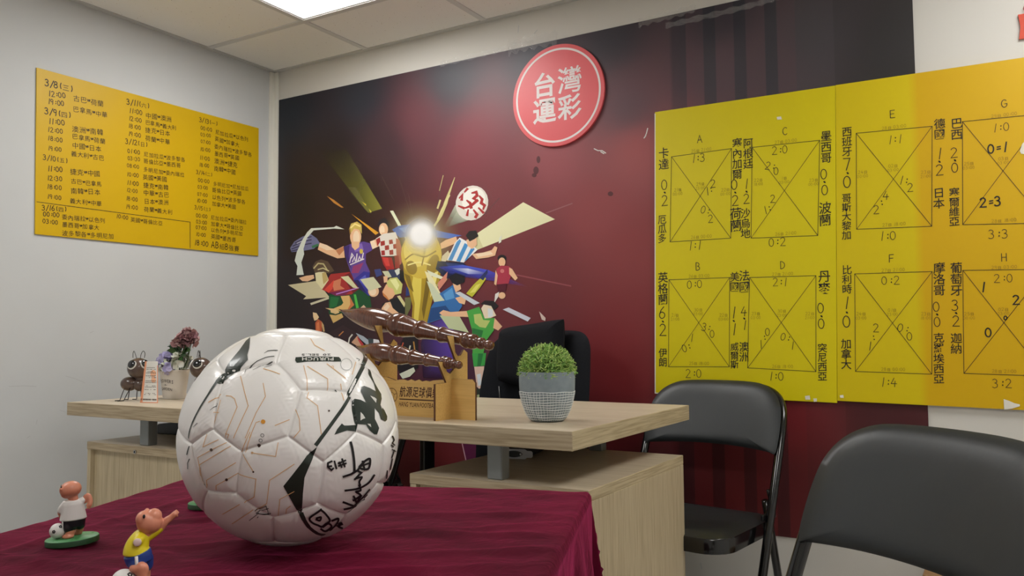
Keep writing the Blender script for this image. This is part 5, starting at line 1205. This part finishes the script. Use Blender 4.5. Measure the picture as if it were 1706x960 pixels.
gb = m.build('grass', GRS, pot, color=True, normals=False); gb['kind'] = 'stuff'

# --- white oval flower pot with artificial flowers
fp = at_z(284.5, 666, DT); fpos = (fp[0] - .030, fp[1] + .035, DT)
fl = thing('flower_pot', 'cream pot lettered FLOWERS GARDEN holding lilac, white and pink artificial flowers', 'plant', fpos, math.radians(-4))
FPM = mat('cream_enamel_pot', (232, 224, 214), 1, .45)
SQ = Matrix.Diagonal((1.0, .72, 1, 1))
m = MB(); lathe(m, [(.040, 0), (.043, .001), (.0505, .05), (.0575, .092), (.0592, .094), (.0592, .0965), (.0568, .0965), (.055, .090), (.0, .07)], 48, SQ); m.build('pot', FPM, fl, smooth=50)
LET = mat('dark_lettering', (64, 58, 54), 1, .6); m = MB()
def potword(s, zc, h, a0, a1, off=.0):
    tot = sum(glyph(c)[3] - glyph(c)[2] + .14 for c in s); x = 0
    for c in s:
        vs, fs, a, b_ = glyph(c, off); P = []
        for v in vs:
            ang_ = a0 + (a1 - a0) * (x + v[0] - a) / tot; z = zc + (v[1] / .73 - .5) * h + .004 * math.cos((ang_ + pi / 2) * 2.2) - .003; r = .043 + (z - .001) * .159 + .0004
            P.append((r * math.cos(ang_), r * .72 * math.sin(ang_), z))
        m.add(P, fs); x += b_ - a + .14
potword('FLOWERS', .060, .0115, -pi / 2 - .50, -pi / 2 + .74, .01); potword('-&-', .047, .006, -pi / 2 - .02, -pi / 2 + .30); potword('GARDEN', .034, .0095, -pi / 2 - .40, -pi / 2 + .66, .01)
m.build('lettering', LET, fl, normals=False)
def petal_cloud(mb, c, R, n, size, cols, curl=.5, flat=1.0):
    for k in range(n):
        v = Vector(RNG.normal(0, 1, 3)).normalized(); v.z = v.z * .8 + .25; v.normalize()
        p = Vector(c) + Vector((v.x * R, v.y * R, v.z * R * flat)) * RNG.uniform(.55, 1.0)
        u = v.cross(Vector(RNG.normal(0, 1, 3))).normalized(); t2 = v.cross(u); s = size * RNG.uniform(.7, 1.25); col = lin(cols[int(RNG.integers(len(cols)))])
        vs = []; fs = []
        for i in range(5):
            for j in range(4):
                a, b_ = (i / 4 - .5) * 2, j / 3; wid = math.sin(pi * (.18 + .72 * b_)); q = p + u * (a * s * wid) + t2 * (b_ * s * 1.6 - s * .6) + v * (curl * s * (a * a * .8 + b_ * b_ * .6) + RNG.normal(0, .06) * s)
                vs.append(q)
        for i in range(4):
            for j in range(3): fs.append([i * 4 + j, (i + 1) * 4 + j, (i + 1) * 4 + j + 1, i * 4 + j + 1])
        mb.add(vs, fs, col)
PET = attr_mat('artificial_petal', .7, .2)
for nm, c, R, n, sz, cols in (('lilac_flower', (-.020, -.012, .120), .030, 26, .016, [(172, 164, 206), (188, 182, 216), (156, 148, 190)]), ('lilac_flower', (.02, -.034, .102), .018, 14, .010, [(180, 174, 214), (196, 190, 224)]), ('white_flower', (.036, .000, .120), .030, 36, .013, [(228, 230, 216), (214, 218, 196), (236, 236, 228)]), ('white_flower', (-.044, -.012, .104), .019, 20, .009, [(226, 224, 220), (236, 232, 230), (210, 206, 204)]), ('white_flower', (-.004, -.030, .108), .018, 16, .009, [(222, 226, 206), (232, 234, 226)]), ('dried_flower', (.002, -.026, .122), .013, 40, .004, [(120, 116, 122), (150, 144, 150), (96, 92, 98)])):
    m = MB(); petal_cloud(m, c, R, n, sz, cols); m.build(nm, PET, fl, smooth=180, color=True, normals=False)
STEM = mat('green_plastic_stem', (64, 86, 48), 1, .6)
for (dx, dy, z) in ((.050, .010, .212), (.086, .004, .196), (.030, .014, .200), (.062, -.006, .192), (.026, .0, .186), (.070, .010, .206)):
    m = MB(); petal_cloud(m, (dx, dy, z), .0150, 30, .0125, [(172, 130, 130), (144, 104, 106), (190, 156, 154), (122, 84, 88)], .6); rs = m.build('pink_flower', PET, fl, smooth=180, color=True, normals=False)
    m = MB(); tube(m, smooth_path([(dx * .4, dy * .4, .085), (dx * .7 + .003, dy, .125), (dx, dy, z - .008)], 4), .0014, 6); m.build('stem', STEM, rs)
LEAF = attr_mat('artificial_leaf', .6, .3)
for (x0, z0, x1, z1, w_) in ((.038, .152, -.010, .172, .009), (.038, .150, -.014, .158, .008), (.006, .164, -.002, .178, .006), (.045, .155, .058, .190, .014), (.045, .152, .030, .186, .012), (.055, .156, .112, .160, .007), (.055, .150, .085, .142, .008), (.055, .156, .09, .168, .010), (.045, .146, .066, .128, .008)):
    m = MB(); vs = []; fs = []
    for i in range(7):
        q = i / 6; wid = 1.35 * w_ * math.sin(pi * min(1, q * .92 + .06)); x = x0 + (x1 - x0) * q; z = z0 + (z1 - z0) * q + .004 * math.sin(pi * q); dx, dz = x1 - x0, z1 - z0; L = math.hypot(dx, dz)
        for s in (-1, 0, 1): vs.append((x - s * dz / L * wid, -.006 - .01 * q - abs(s) * .003 + s * .004, z + s * dx / L * wid))
    for i in range(6):
        for j in range(2): fs.append([i * 3 + j, i * 3 + j + 1, i * 3 + j + 4, i * 3 + j + 3])
    m.add(vs, fs, lin((int(RNG.integers(56, 76)), int(RNG.integers(84, 104)), int(RNG.integers(46, 58))))); m.build('leaf', LEAF, fl, smooth=180, color=True, normals=False)

# --- metal ant ornaments
BRZ = mat('dark_brown_lacquer', (84, 66, 58), 1, .22, coat=.4); WIRE = mat('black_wire', (34, 30, 28), 1, .4); EYEB = mat('black_eye', (16, 18, 20), 1, .08, coat=.6); EYEW = mat('white_eye_rim', (222, 220, 214), 1, .4)
def ant(label, loc, rz):
    t = thing('ant_ornament', label, 'ornament', loc, rz, 'brown ant ornaments')
    m = MB(); sphere(m, (0, 0, .104), .034, 32, 20); m.build('head', BRZ, t, smooth=180)
    m = MB(); sphere(m, (.004, .004, .050), .0205, 24, 16); sphere(m, (.004, .003, .068), .012, 16, 10); m.build('thorax', BRZ, t, smooth=180)
    m = MB(); sphere(m, (-.030, .006, .054), .028, 28, 18, sc=(1, .8, .82)); m.build('abdomen', BRZ, t, smooth=180)
    for s in (-1, 1):
        d = Vector((s * .30, -.84, .36)).normalized() if s < 0 else Vector((.80, -.45, .40)).normalized()
        q = d.to_track_quat('Z', 'Y').to_matrix().to_4x4(); c = Vector((0, 0, .104)) + d * .0315
        m = MB(); lathe(m, [(.0150, -.004), (.0150, .0012), (.0140, .0024), (.0, .0030)], 28, T(*c) @ q, cap=False); e = m.build('eye_rim', EYEW, t, smooth=60)
        m = MB(); sphere(m, (0, 0, 0), .0140, 22, 14, T(*(c + d * .0022 + Vector((0, 0, .0022)))) @ q, sc=(1, 1, .45)); m.build('pupil', EYEB, e, smooth=180)
        m = MB(); tube(m, smooth_path([(s * .006, -.002, .137), (s * .010, -.004, .152), (s * .015 + .002, -.006, .160), (s * .019 + .004, -.008, .152), (s * .018 + .004, -.010, .138)], 5), .0010, 6); m.build('antenna', WIRE, t, smooth=180)
    for (x0, y0, x1, y1, x2, y2) in ((-.042, .0, -.052, -.010, -.066, -.016), (-.020, -.01, -.034, -.024, -.052, -.030), (.014, -.012, .022, -.030, .034, -.036), (-.034, .02, -.044, .034, -.058, .040), (-.01, .02, -.018, .036, -.034, .044), (.016, .016, .024, .032, .036, .040)):
        m = MB(); tube(m, [(x0, y0, .042), ((x0 + x1) / 2, (y0 + y1) / 2, .024), (x1, y1, .0035), (x1 * .97 + x2 * .03, y1 * .97 + y2 * .03, .0018), (x2, y2, .0014)], .0014, 7); m.build('leg', WIRE, t, smooth=180)
    m = MB(); tube(m, smooth_path([(.018, -.012, .056), (.030, -.03, .040), (.040, -.036, .030), (.047, -.034, .042)], 4), .0012, 6); m.build('arm', WIRE, t, smooth=180)
    return t
ap = at_z(224, 668, DT)
a1 = ant('brown ant ornament at the left end of the desk, behind the lottery ticket', (ap[0], ap[1] + .012, DT), math.radians(34))
a2 = copy_tree(a1); a2['label'] = 'brown ant ornament peeking out between the flower pot and the football'
h2 = at_y(334, 614, fpos[1] - .01); a2.location = (h2[0] + .004, fpos[1] - .012, DT); a2.rotation_euler = (0, 0, math.radians(-30)); 

# --- lottery ticket leaning against the ant
tk = thing('lottery_ticket', 'printed white and orange paper ticket leaning on the left ant ornament', 'ticket', (0, 0, 0))
tp = [at_z(233.5, 671, DT + .0005), at_z(263.5, 671.8, DT + .0005)]
e = (tp[1] - tp[0]); Wt = np.linalg.norm(e); e = e / Wt
tk.location = tuple(tp[0])
tk.rotation_euler = (0, 0, math.atan2(e[1], e[0]))
def tpt(u, v, off=0.0):
    lean = .10; z = v * .131 * math.cos(.22); y = v * .131 * math.sin(.22); x0 = -.030 * v * .36; x1 = Wt - (.030 + .001) * v
    return (x0 - .0004 + (x1 - x0) * u, y - .0035 * math.sin(pi * u) - off, z)
m = MB(); nu, nv = 8, 14
for lay in (0.0, -.0004): m.add([tpt(i / nu, j / nv, lay) for j in range(nv + 1) for i in range(nu + 1)], [[j * (nu + 1) + i, j * (nu + 1) + i + 1, (j + 1) * (nu + 1) + i + 1, (j + 1) * (nu + 1) + i] for j in range(nv) for i in range(nu)])
m.build('paper', mat('white_ticket_paper', (226, 222, 214), 1, .6), tk, normals=False)
def tquad(mb, u0, u1, v0, v1, off=.0003):
    n = 6; mb.add([tpt(u0 + (u1 - u0) * i / n, v, off) for v in (v0, v1) for i in range(n + 1)], [[i, i + 1, n + 2 + i, n + 1 + i] for i in range(n)])
m = MB(); tquad(m, 0, .16, 0, 1); tquad(m, .95, 1, .0, .9); tquad(m, .16, .95, .0, .02)
m.build('orange_border', mat('orange_ticket_print', (232, 156, 116), 1, .6), tk, normals=False)
m = MB()
for (u, v, r) in ((.72, .70, .18), (.75, .55, .14)):
    pts = [tpt(min(.94, u + r * math.cos(a)), v + r * .5 * math.sin(a), .0004) for a in np.linspace(0, 2 * pi, 17)[:-1]]; m.add(pts, [list(range(16))])
m.build('orange_seal', mat('pale_orange_print', (236, 178, 140), 1, .6), tk, normals=False)
m = MB(); r_ = np.random.default_rng(3)
for v in (.84, .80, .74, .71, .64, .60, .52, .48, .40, .37, .31, .22, .19):
    u = .22
    while u < .86:
        L = r_.uniform(.03, .12)
        if r_.random() < .75: tquad(m, u, min(.9, u + L), v, v + .013, .0006)
        u += L + .02
for u in np.arange(.04, .9, .045):
    if r_.random() < .8: tquad(m, u, u + .028, .06, .10, .0006)
m.build('small_print', mat('grey_ticket_ink', (96, 84, 78), 1, .6), tk, normals=False)

# --- things on the cabinets, under the desk top
bp_ = at_z(270, 722, PH)
t = thing('desk_phone_base', 'black plastic device on the left cabinet, under the desk top', 'device', (bp_[0] + .075, bp_[1] + .05, PH), math.radians(4))
BP = mat('black_plastic', (20, 22, 26), 1, .35)
m = MB(); prism(m, [(-.08, 0), (.11, 0), (.11, .052), (.02, .052), (-.02, .040), (-.076, .034), (-.08, .028)], .13); o = m.build('body', BP, t)
bv_ = o.modifiers.new('bevel', 'BEVEL'); bv_.width = .004; bv_.segments = 2; bv_.limit_method = 'ANGLE'
m = MB(); tube(m, [(.105, -.04, .02), (.14, -.06, .006), (.2, -.05, .004)], .003, 8); m.build('cable', BP, t)
gpx = at_z(848, 764, PH + .0005)
t = thing('graphics_card', 'dark circuit card with grey metal bracket on the right cabinet', 'device', (gpx[0], gpx[1], PH + .0), math.radians(12))
GB = mat('grey_plated_bracket', (186, 188, 192), 1, .4, metal=.3)
m = MB(); prism(m, [(-.05, .0), (.045, .0), (.05, .004), (.062, .004), (.066, .008), (.066, .018), (.062, .022), (.05, .022), (.045, .026), (-.05, .026)], .0012, T(0, 0, 0)); m.build('bracket', GB, t)
m = MB(); prism(m, [(p[0] * .0235 + .014, p[1] * .0085 + .013) for p in [(math.cos(a), math.sin(a)) for a in np.linspace(0, 2 * pi, 19)[:-1]]], .004, T(0, -.0022, 0)); m.build('socket', DARKM, t)
m = MB(); box(m, -.04, -.018, -.004, 0, .006, .018, .001); m.build('socket', DARKM, t)
for x in (-.006, .034):
    m = MB(); lathe(m, [(.003, 0), (.003, .004)], 6, T(x, -.001, .013) @ RX_(pi / 2)); m.build('screw', GB, t)
box(MB(), -.05, .052, .0008, .17, .004, .024, .002).build('card', mat('black_card_shroud', (22, 20, 20), 1, .6), t)

# ------------------------------------------------------------------ toy football players on the cloth
SKT = mat('peach_toy_skin', (216, 140, 112), 1, .38, spec=.45); TB = mat('green_toy_base', (74, 140, 84), 1, .45); TBD = mat('dark_green_toy_base', (30, 70, 38), 1, .5)
TW_ = mat('white_toy_paint', (226, 222, 218), 1, .4); TK = mat('black_toy_paint', (26, 28, 32), 1, .35); TY = mat('yellow_toy_paint', (226, 206, 32), 1, .4); TBL = mat('blue_toy_paint', (34, 62, 136), 1, .35); PKW = mat('pale_pink_plastic', (222, 196, 190), 1, .5)
def fuse(mb, name, m, parent, vox=.0011, it=3):
    """overlapping blobs fused into one continuous skin"""
    o = mb.build(name, m); r = o.modifiers.new('r', 'REMESH'); r.mode = 'VOXEL'; r.voxel_size = vox
    s = o.modifiers.new('s', 'SMOOTH'); s.iterations = it; s.factor = .5
    me = bpy.data.meshes.new_from_object(o.evaluated_get(bpy.context.evaluated_depsgraph_get())); old = o.data; o.modifiers.clear(); o.data = me; bpy.data.meshes.remove(old); me.name = name
    me.polygons.foreach_set('use_smooth', [True] * len(me.polygons)); me.update(); o.parent = parent; return o
def limb(mb, pts, r): 
    P = smooth_path(pts, 4); n = len(P); rr = [r[min(int(i / 4), len(r) - 2)] + (r[min(int(i / 4), len(r) - 2) + 1] - r[min(int(i / 4), len(r) - 2)]) * ((i % 4) / 4) for i in range(n - 1)] + [r[-1]]
    tube(mb, P, rr, 14); sphere(mb, P[0], rr[0], 14, 8); sphere(mb, P[-1], rr[-1], 14, 8)
def fingers(mb, c, d, n=4, L=.0022, r=.00062):
    d = Vector(d).normalized(); s = d.cross(Vector((0, 1, 0))).normalized()
    for k in range(n): o = Vector(c) + s * ((k - (n - 1) / 2) * .00105); tube(mb, [o, o + d * L * (.8 + .2 * math.sin(k)), o + d * L * 1.3 + Vector((0, -.0006, 0))], [r, r, r * .8], 8); 
    o = Vector(c) - s * .0024 - d * .001; tube(mb, [o, o - s * .0014 + d * .0012], [r, r * .85], 8)
def toy_ball(parent, c, r, spots):
    m = MB(); sphere(m, c, r, 28, 18); b_ = m.build('toy_football', TW_, parent, smooth=180)
    for d in spots:
        d = Vector(d).normalized(); q = d.to_track_quat('Z', 'Y').to_matrix().to_4x4(); m = MB(); lathe(m, [(r * .27, -.0003), (r * .25, .00015), (0, .0002)], 5, T(*(Vector(c) + d * r * .972)) @ q, cap=False); m.build('pentagon', TK, b_)
def toy_base(parent, rx, ry, h):
    m = MB(); lathe(m, [(rx * .97, 0), (rx, .0006), (rx, h - .0006), (rx * .985, h)], 48, Matrix.Diagonal((1, ry / rx, 1, 1))); b_ = m.build('toy_base', TBD, parent, smooth=40)
    m = MB(); lathe(m, [(rx * .99, h), (rx * .97, h + .0006), (0, h + .0008)], 48, Matrix.Diagonal((1, ry / rx, 1, 1)), cap=False)
    for k in range(26):
        a, q = RNG.uniform(0, 2 * pi), RNG.uniform(.1, .88); sphere(m, (rx * q * math.cos(a), ry * q * math.sin(a), h + .0006), .0011, 6, 4, sc=(1.6, 1, .5))
    m.build('turf', TB, b_, smooth=180)
def view_rz(p): d = np.array(p[:2]) - CAMP[:2]; return math.atan2(d[1], d[0]) - pi / 2
def figure_white(label, px, py, z, rz_add=0.0, jersey=TW_, short=TK):
    p = at_z(px, py, z); S = 1.0
    t = thing('football_player_figurine', label, 'figurine', (p[0], p[1], z), view_rz(p) + rz_add, 'toy football player figurines')
    toy_base(t, .027, .0225, .0062)
    b = .0068
    m = MB()                                          # head with neck, arms and legs as one body
    sphere(m, (-.0007, 0, .0592), .0105, 26, 18, sc=(1.06, .98, .86), R=RY_(-.12)); sphere(m, (-.0042, -.0005, .0560), .0066, 18, 12); tube(m, [(.001, 0, .053), (.0022, 0, .046)], [.0052, .005], 12); sphere(m, (-.0098, -.006, .0612), .0018, 10, 8)
    sphere(m, (.0062, -.0068, .0588), .0022, 10, 8, sc=(.7, .5, 1.1))
    limb(m, [(.0125, .001, .0445), (.0160, .001, .0495), (.0185, -.001, .0445), (.0176, -.003, .0395)], [.0034, .0034, .0028, .0026]); fingers(m, (.0172, -.0034, .0385), (-.35, -.2, -1))
    limb(m, [(-.0085, .002, .040), (-.0115, .003, .0345), (-.0100, .006, .0305)], [.003, .0026, .0024]); fingers(m, (-.0098, .0064, .0298), (.4, .3, -1))
    limb(m, [(-.001, -.002, .024), (-.0016, -.003, .0150), (-.0018, -.0025, .0095)], [.0052, .0050, .0042]); sphere(m, (-.0040, -.0045, .0088), .0046, 16, 10, sc=(1.35, 1.0, .62))
    limb(m, [(.0065, .004, .024), (.0075, .006, .0155), (.0068, .0075, .0095)], [.0050, .0044, .0036]); sphere(m, (.0048, .0075, .0086), .0042, 14, 8, sc=(1.3, .9, .6))
    fuse(m, 'body', SKT, t, .0007, 3)
    m = MB()
    vs = [(.0030, .046), (.0066, .0465), (.0092, .0440), (.0104, .0380), (.0118, .0300), (.0128, .0268)]
    prof_ = [(.0045, .0478), (.0078, .0462), (.0094, .0430), (.0102, .0380), (.0114, .0310), (.0122, .0262), (.0112, .0258)]
    lathe(m, prof_[::-1], 28, T(.0014, 0, 0) @ Matrix.Diagonal((1.12, .84, 1, 1)))
    limb(m, [(-.0055, .0, .0438), (-.0090, .001, .0400), (-.0108, .002, .0368)], [.0042, .0038, .0036]); limb(m, [(.008, .0, .0438), (.0118, .001, .0455)], [.0042, .0038])
    fuse(m, 'shirt', jersey, t, .0007, 2)
    m = MB(); lathe(m, [(.0118, .0268), (.0121, .0250), (.0116, .0215), (.0110, .0180)][::-1], 28, T(.0016, 0, 0) @ Matrix.Diagonal((1, .78, 1, 1))); limb(m, [(-.002, -.001, .022), (-.0022, -.002, .0178)], [.0072, .0068]); limb(m, [(.0066, .003, .022), (.0074, .0045, .0185)], [.0064, .0060]); fuse(m, 'shorts', short, t, .0007, 2)
    m = MB(); box(m, -.0096, -.0084, -.0062, -.0050, .0190, .0264, .0003); m.build('side_stripe', TW_, t)
    for dy in (-.0050, .0034):
        m = MB(); sphere(m, (-.0096, dy, .0632), .0013, 10, 8, sc=(.6, .8, 1.2)); m.build('eye', TK, t, smooth=180)
    toy_ball(t, (-.0140, .0015, b + .0083), .0083, [(-.45, -.9, .12), (.4, -.7, .7), (-.9, .1, .5), (.2, .9, .5), (0, -.4, -.95), (.9, -.2, .1)])
    return t
f1 = figure_white('toy footballer in white shirt and black shorts on green base, far left on the cloth', 120.5, 906.5, TZ); f1.rotation_euler[1] = -.04; f1.location[2] += .0010; f1.scale = (.93, .93, .93)
f3 = copy_tree(f1); p3_ = at_z(351, 846, TZ); f3.location = (p3_[0], p3_[1], TZ + .001); f3.scale = (1, 1, 1); f3.rotation_euler = (0, 0, view_rz(p3_) + .1)
f3['label'] = 'toy footballer on green base mostly hidden behind the left side of the football'
# player in yellow and blue, leaning back with one arm up
p = at_z(229, 998, TZ)
t = thing('football_player_figurine', 'toy footballer in yellow shirt and blue shorts leaning back at the lower left', 'figurine', (p[0], p[1], TZ), view_rz(p), 'toy football player figurines')
toy_base(t, .027, .0225, .0062)
m = MB()
sphere(m, (.0079, 0, .0606), .0101, 26, 18, sc=(1.0, .98, .95)); sphere(m, (.0040, -.002, .0638), .0068, 18, 12); sphere(m, (.0112, -.002, .0655), .0062, 16, 10); tube(m, [(.0062, 0, .053), (.0040, 0, .046)], [.0054, .005], 12)
sphere(m, (.0058, -.0012, .0706), .0018, 10, 8); sphere(m, (.0158, -.003, .0612), .0022, 10, 8, sc=(.5, .7, 1.1))
limb(m, [(.0160, .001, .0545), (.0200, .000, .0598), (.0245, -.001, .0632), (.0268, -.002, .0655)], [.0034, .0032, .0026, .0025]); fingers(m, (.0272, -.002, .0662), (.75, -.1, .65))
limb(m, [(.0015, -.004, .030), (-.0022, -.0085, .0265), (.0030, -.0105, .0275), (.0045, -.0100, .0245)], [.0050, .0046, .0042, .0038]); limb(m, [(.0020, -.0105, .0275), (.0038, -.0095, .0180), (.0044, -.0080, .0105)], [.0046, .0040, .0034]); sphere(m, (.0022, -.0085, .0092), .0044, 14, 8, sc=(1.3, .9, .62))
limb(m, [(.0045, .004, .028), (.0050, .006, .0180), (.0056, .007, .0100)], [.0050, .0046, .0036]); sphere(m, (.0036, .007, .0088), .0044, 14, 8, sc=(1.3, .9, .62))
fuse(m, 'body', SKT, t, .0007, 3)
m = MB()
tube(m, smooth_path([(-.0012, 0, .0362), (-.0012, 0, .0402), (-.0004, 0, .0440), (.0022, 0, .0490), (.0048, 0, .0522)], 4), [.0104 - .0048 * (i / 16) ** 1.6 for i in range(17)], 26)
limb(m, [(.0075, .0, .0500), (.0125, .001, .0528), (.0160, .001, .0552)], [.0046, .0042, .0038]); limb(m, [(.0012, -.004, .0490), (-.0006, -.0078, .0478)], [.0046, .0040])
fuse(m, 'shirt', TY, t, .0007, 2)
m = MB(); sphere(m, (-.0009, -.0112, .0476), .0032, 18, 12, sc=(1, .4, 1)); m.build('broken_arm_socket', PKW, t, smooth=180)
m = MB(); tube(m, [(-.0010, 0, .0372), (.0000, 0, .0340), (.0012, 0, .0290)], [.0106, .0106, .0098], 26); limb(m, [(-.0010, -.004, .032), (-.0005, -.006, .0285)], [.0066, .0062]); limb(m, [(.0050, .002, .031), (.0056, .003, .0260)], [.0066, .0060]); fuse(m, 'shorts', TBL, t, .0007, 2)
m = MB(); tube(m, [(-.0015, -.0106, .0365), (-.0012, -.0112, .0325), (-.0010, -.0122, .0285)], [.0013, .0013, .0013], 8, flat=.5); m.build('side_stripe', TW_, t, smooth=180)
for (x, y) in ((.0036, -.0092), (.0036, .0062)):
    m = MB(); sphere(m, (x, y, .0672), .0014, 10, 8, sc=(.8, .6, 1.2)); m.build('eye', TK, t, smooth=180)
toy_ball(t, (-.0104, -.007, .0172), .0094, [(-.35, -.85, .3), (.6, -.7, .75), (.55, -.9, -.1), (-.9, .1, .1), (.2, .9, .5), (-.3, -.3, -.9)])
